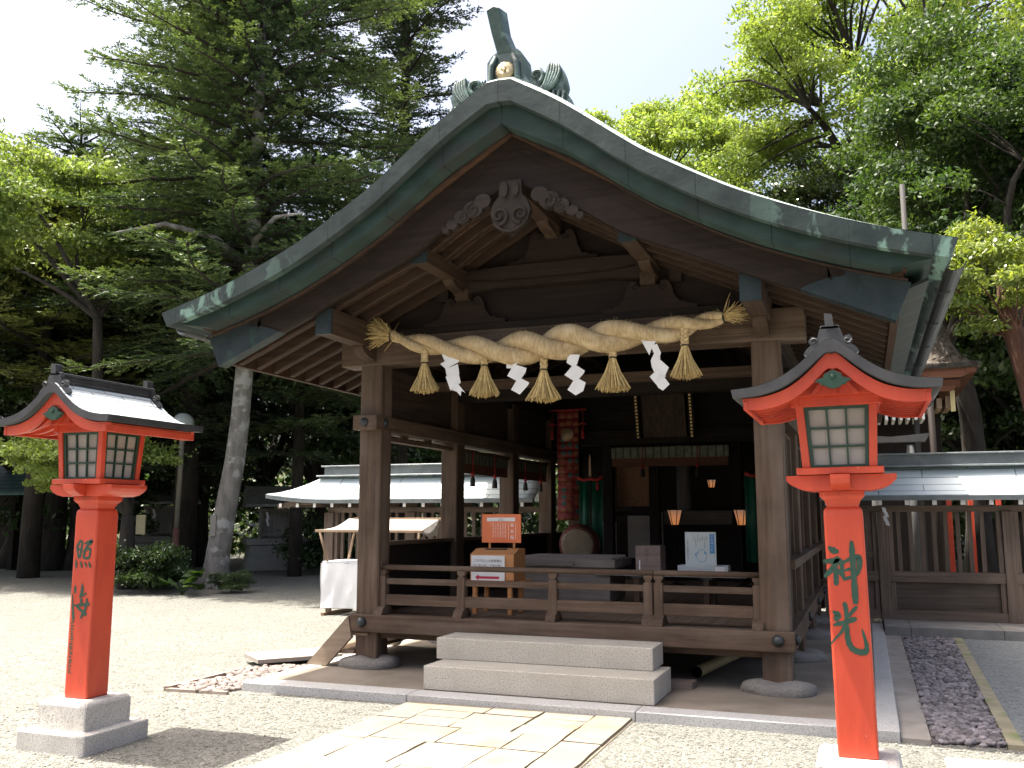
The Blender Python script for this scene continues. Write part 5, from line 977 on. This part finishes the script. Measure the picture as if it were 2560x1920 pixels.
L_YEL=leafmat('yellow_green_leaves',(.085,.135,.035),(.14,.195,.05),(.25,.30,.09),.4,.45,.3,tcol=(1.2,1.3,.6))
L_BRI=leafmat('glossy_bright_leaves',(.06,.11,.02),(.13,.18,.035),(.26,.30,.07),.35,.28,.6)
L_GLO=leafmat('glossy_dark_leaves',(.025,.05,.02),(.05,.085,.03),(.10,.13,.05),.25,.25,.7)
BK_G=M('grey_bark',(0.107,0.098,0.086),(0.205,0.193,0.172),scale=(5,5,2),rough=.9,c3=(0.295,0.295,0.279),s3=(3,3,4),t3=(.52,.62),bump=.6,bscale=(22,22,7),bdist=.03)
BK_D=M('dark_bark',(0.018,0.014,0.011),(0.040,0.033,0.025),scale=(7,7,2),rough=.95,bump=.6,bscale=(20,20,4),bdist=.03)
BK_R=M('reddish_bark',(0.052,0.019,0.010),(0.098,0.042,0.023),scale=(9,9,1.6),rough=.9,bump=.7,bscale=(26,26,3),bdist=.03)
def leaf_mesh(name,C,D,Nn,L,W):
    # rhombic leaves: centre, long axis, normal, length, width arrays
    D=D/np.linalg.norm(D,axis=1,keepdims=True); S=np.cross(Nn,D); S/= (np.linalg.norm(S,axis=1,keepdims=True)+1e-9)
    L=L[:,None]; W=W[:,None]; V=np.stack([C-D*L*.5,C+S*W*.5-D*L*.06,C+D*L*.5,C-S*W*.5-D*L*.06],1).reshape(-1,3).astype(np.float32)
    n=len(C); me=bpy.data.meshes.new(name); me.vertices.add(4*n); me.vertices.foreach_set('co',V.ravel()); me.loops.add(4*n); me.loops.foreach_set('vertex_index',np.arange(4*n,dtype=np.int32))
    me.polygons.add(n); me.polygons.foreach_set('loop_start',np.arange(0,4*n,4,dtype=np.int32)); me.update(calc_edges=True); return me
def addmesh(name,me,mat,parent):
    if not me.materials: me.materials.append(mat)
    o=bpy.data.objects.new(name,me); COL.objects.link(o); o.parent=parent; return o
def rnd(n): v=NPR.standard_normal((n,3)); return v/np.linalg.norm(v,axis=1,keepdims=True)
def conifer_mesh(H,R,z0,seed,asym=(0,0),lsize=.15,dens=1.0,droop=.12,shape=.8,sparse=1.0,gap=.62):
    rs=np.random.default_rng(seed); C=[];D=[];Nm=[];br=MB(); z=z0; 
    while z<H-.3:
        t=(z-z0)/(H-z0); Lmax=R*(1-t)**shape*(1 if t>.08 else .75+3*t); nb=int(rs.integers(4,7)*sparse+.5); a0=rs.uniform(0,2*PI)
        for k in range(nb):
            a=a0+2*PI*k/nb+rs.normal(0,.22); L=Lmax*rs.uniform(.62,1.12); ux,uy=math.cos(a),math.sin(a)
            L*=max(.35,1+asym[0]*ux+asym[1]*uy)
            if L<.25: continue
            el=rs.uniform(-.05,.28)+.35*t; n=max(4,int(L/.28)); P=[]
            wob=rs.normal(0,.10)
            for i in range(n+1):
                s=i/n; aa=a+wob*s*s*2; P.append(np.array([math.cos(aa)*L*s,math.sin(aa)*L*s,z+L*(el*s-droop*2.1*s*s+droop*1.1*s**4)+rs.normal(0,.012)]))
            rb=.012+.016*L
            br.tube([tuple(p) for p in P],[max(.006,rb*(1-.85*i/n)) for i in range(n+1)],5,True,False)
            for i in range(1,n+1):
                s=i/n
                if s<.09: continue
                tg=P[i]-P[i-1]; tg/=np.linalg.norm(tg); sd=np.cross(tg,[0,0,1]); sd/=np.linalg.norm(sd)+1e-9
                for side in (-1,1,-1,1,-1,1)[:6 if s>.2 else 4]:
                    sl=L*.42*(1-s*.72)*rs.uniform(.45,1.1); sl=min(max(sl,.2),1.25); dv=sd*side*rs.uniform(.6,1)+tg*rs.uniform(.35,.8)+np.array([0,0,rs.normal(.03,.13)]); dv/=np.linalg.norm(dv); b0=P[i]-tg*rs.uniform(0,L/n)
                    m=max(3,int(sl/.085*dens)); ss=(np.arange(m)+rs.uniform(0,1,m))/m; pp=b0+dv*(ss*sl)[:,None]+np.stack([np.zeros(m),np.zeros(m),-.12*(ss*sl)**2],1)
                    for q in (-1,1):
                        dd=dv+np.cross(dv,[0,0,1])*q*.75+rs.normal(0,.22,(m,3)); C.append(pp+dd*lsize*.38); D.append(dd); Nm.append(np.array([0,0,1.])+rs.normal(0,.38,(m,3)))
        z+=gap*rs.uniform(.7,1.25)*(1-.35*t)
    C=np.concatenate(C);D=np.concatenate(D);Nm=np.concatenate(Nm); n=len(C)
    return leaf_mesh('crown',C,D,Nm,lsize*rs.uniform(.75,1.3,n),lsize*rs.uniform(.3,.48,n)),br
def branch_path(a,b,rs,sag=.15,k=7):
    a=np.array(a,float);b=np.array(b,float); L=np.linalg.norm(b-a); o=rs.normal(0,sag*L*.35,3); return [tuple(a+(b-a)*t+o*math.sin(PI*t)+np.array([0,0,1])*L*.12*math.sin(PI*t)) for t in np.linspace(0,1,k)]
def broad_mesh(crown,clumps,rc,nleaf,lsize,seed,trunk=None,rt=.18,fork=None,up=.35,flat=1.0,hollow=.55,aspect=.5):
    # crown=(cx,cy,cz,rx,ry,rz); clumps = number of leaf clumps on the crown's shell and inside
    rs=np.random.default_rng(seed); cx,cy,cz,rx,ry,rz=crown; cc=[]
    while len(cc)<clumps:
        v=rs.normal(0,1,3); v/=np.linalg.norm(v); r=rs.uniform(hollow,1.0)**.6*(1+rs.normal(0,.10)); p=np.array([cx+rx*v[0]*r,cy+ry*v[1]*r,cz+rz*v[2]*r])
        if v[2]<-.55 and rs.random()<.6: continue
        cc.append(p)
    tr=MB(); fork=fork if fork is not None else (cx*.6,cy*.6,cz-rz*.75); tp=[(0,0,-.15)]+branch_path((0,0,0.0),fork,rs,.12,7)[1:]
    if rt>=.08: tr.tube(tp,[rt*(1.35 if i==0 else 1)*(1-.4*i/len(tp)) for i in range(len(tp))],10)
    order=sorted(range(clumps),key=lambda i:cc[i][2]); mains=[cc[i] for i in order[::max(1,clumps//7)]]
    hubs=[]
    for q in mains:
        e=np.array(fork)+(q-np.array(fork))*.72; bp=branch_path(fork,e,rs,.22); tr.tube(bp,[rt*.48*(1-.7*i/6) for i in range(7)],7,True,False); hubs+= [np.array(p) for p in bp[2:]]
    C=[];D=[];Nm=[]; per=nleaf//clumps
    for p in cc:
        h=min(hubs,key=lambda q:np.linalg.norm(q-p)); bp=branch_path(h,p,rs,.15,5); tr.tube(bp,[max(.008,rt*.13*(1-.7*i/4)) for i in range(5)],5,True,False)
        r=rc*rs.uniform(.6,1.3); n=int(per*(r/rc)**1.6*rs.uniform(.8,1.2)); v=rs.normal(0,1,(n,3)); v/=np.linalg.norm(v,axis=1,keepdims=True); v[:,2]=np.where(v[:,2]<-.3,-v[:,2]*.5,v[:,2])
        rr=r*rs.uniform(.15,1,n)**.45; q=p+v*rr[:,None]*np.array([1.15,1.15,.72*flat]); 
        # a few sprigs poke out of each clump
        k=max(2,n//60)
        for _ in range(3):
            sd=rs.normal(0,1,3); sd[2]=abs(sd[2]); sd/=np.linalg.norm(sd); ts=rs.uniform(.8,1.5,k)[:,None]*r; idx=rs.integers(0,n,k); q[idx]=p+sd*ts*np.array([1.1,1.1,.75])+rs.normal(0,.05,(k,3))
        C.append(q); dd=v*.6+rs.normal(0,.7,(n,3))-np.array([0,0,.25]); D.append(dd); Nm.append(np.array([0,0,up*2])+v*.6+rs.normal(0,.6,(n,3)))
    C=np.concatenate(C);D=np.concatenate(D);Nm=np.concatenate(Nm); n=len(C)
    return leaf_mesh('crown',C,D,Nm,lsize*rs.uniform(.7,1.35,n),lsize*aspect*rs.uniform(.8,1.25,n)),tr
def place(px,dist):
    a=math.atan((px-1106)/2027)-R_(20.6508); return 2.8133+dist*math.sin(a),-8.6176+dist*math.cos(a)
def tree(name,label,xy,made,lm,bm,group=None,rz=0,scale=1,cat='tree'):
    me,tr=made; T=thing(name,label,cat,(xy[0],xy[1],0),group,rz); T.scale=(scale,)*3
    addmesh('crown',me,lm,T); tr.build('trunk',bm,T,world=False); return T
# leaning fir with the pale trunk
fir_me,fir_br=conifer_mesh(20,5.6,5.3,3,asym=(-.22,.36),lsize=.105,dens=1.75,gap=.58,shape=.55,sparse=1.1)
T=thing('fir_tree','tall fir with a pale lichened leaning trunk, between the left lantern and the hall','tree',(-10.9,8.9,0))
fo=addmesh('crown',fir_me,L_CON,T); br=fir_br.build('limb',BK_D,T,world=False)
for o in (fo,br): o.location=(.62,0,0)
mb=MB(); mb.tube([(-.05,0,-.1),(0,0,.12),(.06,0,.8),(.22,0,1.8),(.40,0,2.8),(.50,0,3.8),(.62,0,6),(.66,0,9),(.66,0,13),(.62,0,18.6)],[.40,.31,.265,.24,.225,.21,.19,.16,.11,.03],16)
for a in (.3,1.5,2.6,4.2,5.4): mb.tube([(.1*math.cos(a),.1*math.sin(a),.5),(.3*math.cos(a),.3*math.sin(a),.12),(.62*math.cos(a),.62*math.sin(a),-.05)],[.13,.11,.04],8)
TK=mb.build('trunk',BK_G,T,world=False)
mb=MB(); mb.tube([(.5,0,7.4),(.1,-.7,7.9),(-.6,-1.5,8.05),(-1.5,-2.1,7.75)],[.10,.08,.055,.03],8); mb.build('limb',BK_G,T,world=False); mb=MB(); mb.tube([(.62,0,7.2),(1.1,-.5,7.8),(1.9,-.9,8.1),(2.8,-1.2,8.0)],[.09,.075,.05,.02],8); mb.build('limb',BK_G,T,world=False)
MB().box(.02,.17,-.285,-.25,1.15,1.62).build('name_board',M('grey_board',(.2,.19,.17),rough=.8),T,world=False)
tree('fir_tree','thin dark see-through fir standing behind the left slope of the hall roof',place(857,28.5),(lambda r:(r[0],(r[1].tube([(0,0,-.1),(0,0,10),(.1,0,21.5)],[.34,.26,.04],10),r[1])[1]))(conifer_mesh(25,3.9,6.5,8,lsize=.14,sparse=.85,dens=1.3,gap=.75,shape=.42)),L_CON2,BK_D)
c3=conifer_mesh(13.2,5.2,3.4,12,lsize=.12,dens=1.6,gap=.55,shape=.5,sparse=1.15); c3[1].tube([(0,0,-.1),(0,0,7),(0,0,12.9)],[.32,.2,.03],10)
tree('fir_tree','broad fir with drooping boughs at the far left, its top against the sky',place(120,31),c3,L_CON,BK_D,None,0,1.06)
c5=conifer_mesh(21,3.9,3.0,16,lsize=.13,dens=1.2,gap=.68,shape=.5,sparse=.9); c5[1].tube([(0,0,-.1),(0,0,10),(0,0,19.6)],[.34,.24,.03],10)
tree('fir_tree','tall dense dark fir behind the leaning fir trunk, its tip out of the picture',place(400,27.5),c5,L_CON2,BK_D)
c4=conifer_mesh(8.4,3.8,3.9,21,lsize=.10,dens=1.7,gap=.47,shape=.6,droop=.16); c4[1].tube([(0,0,-.1),(0,0,4),(0,0,7.3)],[.22,.14,.03],10)
tree('fir_tree','low spreading olive green fir above the left lantern roof',place(70,27.5),c4,L_CON3,BK_D,None,0,1.28)
c6=conifer_mesh(8.8,3.2,3.2,23,lsize=.135,dens=1.3,shape=.6,droop=.16); c6[1].tube([(0,0,-.1),(0,0,4),(0,0,8.5)],[.2,.14,.03],10)
tree('fir_tree','low dark green fir filling the gap under the left roof eave',place(640,26),c6,L_CON,BK_D)
# broadleaf trees
tree('broadleaf_tree','yellow green drooping leafed tree at the left edge among the firs',place(195,23.5),broad_mesh((-2.0,0,8.7,2.3,2.3,1.5),30,.8,28000,.13,31,rt=.16,up=.1,fork=(-.15,0,6.2)),L_YEL,BK_D)
tree('maple_tree','small light green maple with a forked trunk behind the left lantern',place(285,22.5),broad_mesh((-1.45,0,2.75,2.0,1.4,.75),34,.55,19000,.10,33,rt=.2,fork=(-.1,0,1.6),flat=.7),L_LIT,BK_D)
tree('camphor_tree','huge light green camphor tree filling the sky at upper right',place(1985,33),broad_mesh((0,0,16.4,5.6,4.6,6.0),104,1.15,88000,.17,41,rt=.5,fork=(.3,0,9)),L_LIT,BK_D)
tree('camphor_tree','far light green camphor tree behind the right slope of the hall roof',place(1445,42),broad_mesh((0,0,17.2,4.6,4,3.4),58,1.1,46000,.2,43,rt=.4,fork=(.2,0,12.5)),L_LIT,BK_D)
tree('broadleaf_tree','dark green tree with bent limbs in front of the camphor at upper right',place(2110,24.5),broad_mesh((.3,0,10.2,2.9,2.6,3.7),60,.9,54000,.13,45,rt=.3,fork=(-.4,0,5.6)),L_MID,BK_D)
tree('broadleaf_tree','glossy dark evergreen between the two camphors above the right roof slope',place(1730,35),broad_mesh((0,0,11.2,4.6,3.6,4.0),76,1.0,56000,.17,47,rt=.35),L_GLO,BK_D)
tree('broadleaf_tree','small fresh green tree just above the right slope of the roof',place(1640,31.5),broad_mesh((0,0,11.0,1.5,1.5,1.7),22,.6,12000,.15,49,rt=.15),L_LIT,BK_D)
tree('broadleaf_tree','yellowish bamboo green tree behind the thin dark pole',place(1990,29),broad_mesh((0,0,8.4,2.2,2,2.4),30,.7,18000,.14,50,rt=.15),L_YEL,BK_D)
tree('cedar_tree','reddish trunked tree with glossy bright leaves at the right edge',place(2205,19.2),(lambda r:(r[0],(r[1].tube([(.75,0,-.1),(.65,0,2),(.35,0,4.0),(.05,0,5.2),(-.10,.05,6.3)],[.32,.28,.24,.17,.01],12),r[1])[1]))(broad_mesh((-.4,-.45,5.75,1.0,.9,.95),26,.4,11000,.12,51,rt=.06,fork=(.1,0,4.8),aspect=.38)),L_BRI,BK_R)
tree('broadleaf_tree','dark leafy tree over the red trunk at the right edge',place(2190,21.5),broad_mesh((.4,.3,8.6,2.6,2.2,2.6),40,.85,28000,  .13,52,rt=.2),L_MID,BK_D)
# dark evergreens of the wood behind
dk=[broad_mesh((0,0,5.6,3.6,3.6,5.2),64,1.05,34000,.2,61,rt=.25,fork=(0,0,2.2)),broad_mesh((.3,0,6.4,3.9,3.4,5.8),66,1.1,34000,.21,63,rt=.28,fork=(.2,0,2.6))]
proto=[]
spots=[(-130,30,1.0),(20,33,1.1),(160,31,1.0),(300,34,1.15),(440,32,1.0),(570,35,1.1),(690,31,.95),(800,33,1.0),(930,36,1.0),(1060,38,1.0),(1640,40,1.05),(1850,37,1.0),(1990,31,.78),(2168,28,.82),(2210,30,.95),(2330,27,1.05),(2140,34,1.2),(2290,36,1.3)]
lab=['dark evergreen of the wood beyond the left picture edge','dark evergreen of the wood above the far left lantern eave','dark evergreen of the wood above the left lantern ridge','dark evergreen of the wood behind the globe lamp','dark evergreen of the wood directly behind the leaning trunk','dark evergreen of the wood right of the leaning trunk','dark evergreen of the wood under the left gutter','dark evergreen of the wood behind the left front post','dark evergreen of the wood seen over the left fence ridge','dark evergreen of the wood seen under the lintel rail','dark evergreen of the wood just above the middle of the right roof slope','dark evergreen of the wood behind the right end of the roof','dark evergreen of the wood behind the bark roof','dark evergreen of the wood above the right fence roof','dark evergreen of the wood behind the reddish trunk','dark evergreen of the wood at the right picture edge','dark evergreen of the wood higher up behind the reddish trunk','tall dark evergreen of the wood highest at the right edge']
for i,(px,d,s) in enumerate(spots):
    xy=place(px,d); k=i%2
    if i<2: T=tree('evergreen_tree',lab[i],xy,dk[k],L_DRK,BK_D,'dark evergreens of the wood behind',i*1.3,s); proto.append(T)
    else:
        T=copy_tree(proto[k]); T.location=(xy[0],xy[1],0); T.rotation_euler=(0,0,i*1.7); T.scale=(s,s,s*(1+.1*math.sin(i*2.1))); T['label']=lab[i]
# shrubs
sh=broad_mesh((0,0,.5,.95,.7,.5),26,.32,9000,.075,71,rt=.03,fork=(0,0,.2),flat=1)
T0=tree('shrub','low dark shrub at the foot of the globe lamp pole, left part',place(315,21.5),sh,L_DRK,BK_D,'shrubs under the trees',0,.95,'shrub')
for px,d,s,l in ((350,22.5,.8,'low dark shrub right beside the globe lamp pole'),(505,20.8,.45,'tiny dark shrub right of the leaning trunk base'),(720,27,1.5,'dark bushy shrub behind the white stall')):
    xy=place(px,d); T=copy_tree(T0); T.location=(xy[0],xy[1],0); T.scale=(s,s,s*.95); T.rotation_euler=(0,0,px*.3); T['label']=l
rs=random.Random(9); T=thing('leaf_plant','large round leafed plant at the foot of the globe lamp pole','plant',place(402,20.5)+(0,))
for i in range(12):
    a=rs.uniform(0,6.28); r=rs.uniform(.1,.55); z=rs.uniform(.18,.48); m=Matrix.Translation((r*math.cos(a),r*.7*math.sin(a),z))@Euler((rs.uniform(-.6,.6),rs.uniform(-.6,.6),a)).to_matrix().to_4x4()
    mb=MB(); mb.add([m@Vector((.16*math.cos(t)*(1-.3*(k==0)),.15*math.sin(t),.03*math.cos(2*t))) for k,t in enumerate([2*PI*q/10 for q in range(10)])],[tuple(range(10))]); mb.build('leaf',L_MID,T,world=False)
mb=MB()
for i in range(10): a=i*.63; mb.tube([(0,0,0),(.2*math.cos(a),.15*math.sin(a),.25)],.008,4)
mb.build('stems',L_MID,T,world=False)
# wooded rise behind everything
mb=MB(); nx,ny=40,8
for j in range(ny+1):
    for i in range(nx+1):
        a=R_(-95+150*i/nx); d=40+45*j/ny; h=7.5*(j/ny)**.7*(1+.2*math.sin(i*1.3+j)); mb.v.append((2.8+d*math.sin(a),-8.6+d*math.cos(a),h-.2))
mb.f=[(j*(nx+1)+i,j*(nx+1)+i+1,(j+1)*(nx+1)+i+1,(j+1)*(nx+1)+i) for j in range(ny) for i in range(nx)]; mb.sm=[True]*len(mb.f); props(mb.build('hillside',M('forest_floor',(.03,.035,.015),(.06,.06,.03),scale=2,rough=1)),kind='structure')
# leaf litter mass: undergrowth on the rise reads as one dark wood
n=60000; a=np.radians(NPR.uniform(-88,45,n)); d=NPR.uniform(36,52,n); z=np.abs(NPR.normal(0,2.0,n))+NPR.uniform(0,2.5,n)*(d-36)/16
Cc=np.stack([2.8+d*np.sin(a),-8.6+d*np.cos(a),z],1); ok=np.ones(n,bool)
me=leaf_mesh('undergrowth',Cc,NPR.normal(0,1,(n,3)),NPR.normal(0,1,(n,3))+np.array([0,-.5,.8]),NPR.uniform(.25,.5,n),NPR.uniform(.15,.3,n)); o=addmesh('undergrowth',me,L_DRK,None); o.parent=None; props(o,kind='stuff')
# ------------------------------------------------------------------ camera, sun and sky
cam=bpy.data.cameras.new('camera'); co=bpy.data.objects.new('camera',cam); COL.objects.link(co); sc.camera=co
cam.sensor_width=36; cam.lens=36*2007/2212; cam.clip_start=.1; cam.clip_end=2000
co.location=(2.8133,-8.6176,1.6); co.rotation_euler=(R_(90+8.0681),0,R_(20.6508))
S=Vector((-.35,-.065,1)).normalized()
sun=bpy.data.lights.new('sun','SUN'); sun.energy=SUN_E; sun.angle=R_(.53); sun.color=(1,.95,.86)
so=bpy.data.objects.new('sun',sun); COL.objects.link(so); so.rotation_euler=S.to_track_quat('Z','Y').to_euler(); so.location=(-20,-5,40)
w=bpy.data.worlds.new('World'); sc.world=w; w.use_nodes=True; nt=w.node_tree; bg=nt.nodes['Background']
sk=nt.nodes.new('ShaderNodeTexSky'); sk.sky_type='NISHITA'; sk.sun_disc=False; sk.sun_elevation=math.asin(S.z); sk.sun_rotation=math.atan2(S.x,S.y)%(2*PI)
sk.altitude=0; sk.air_density=.8; sk.dust_density=10.0; sk.ozone_density=1.0
nt.links.new(sk.outputs[0],bg.inputs[0]); bg.inputs[1].default_value=SKY_E
vs=sc.view_settings; vs.view_transform='Standard'; vs.look='None'; vs.exposure=EXPO; vs.gamma=1; vs.use_curve_mapping=False
sc.render.engine='CYCLES'; sc.cycles.use_denoising=True; sc.cycles.max_bounces=8; sc.cycles.diffuse_bounces=4; sc.cycles.transmission_bounces=4; sc.cycles.transparent_max_bounces=4; sc.cycles.sample_clamp_indirect=6
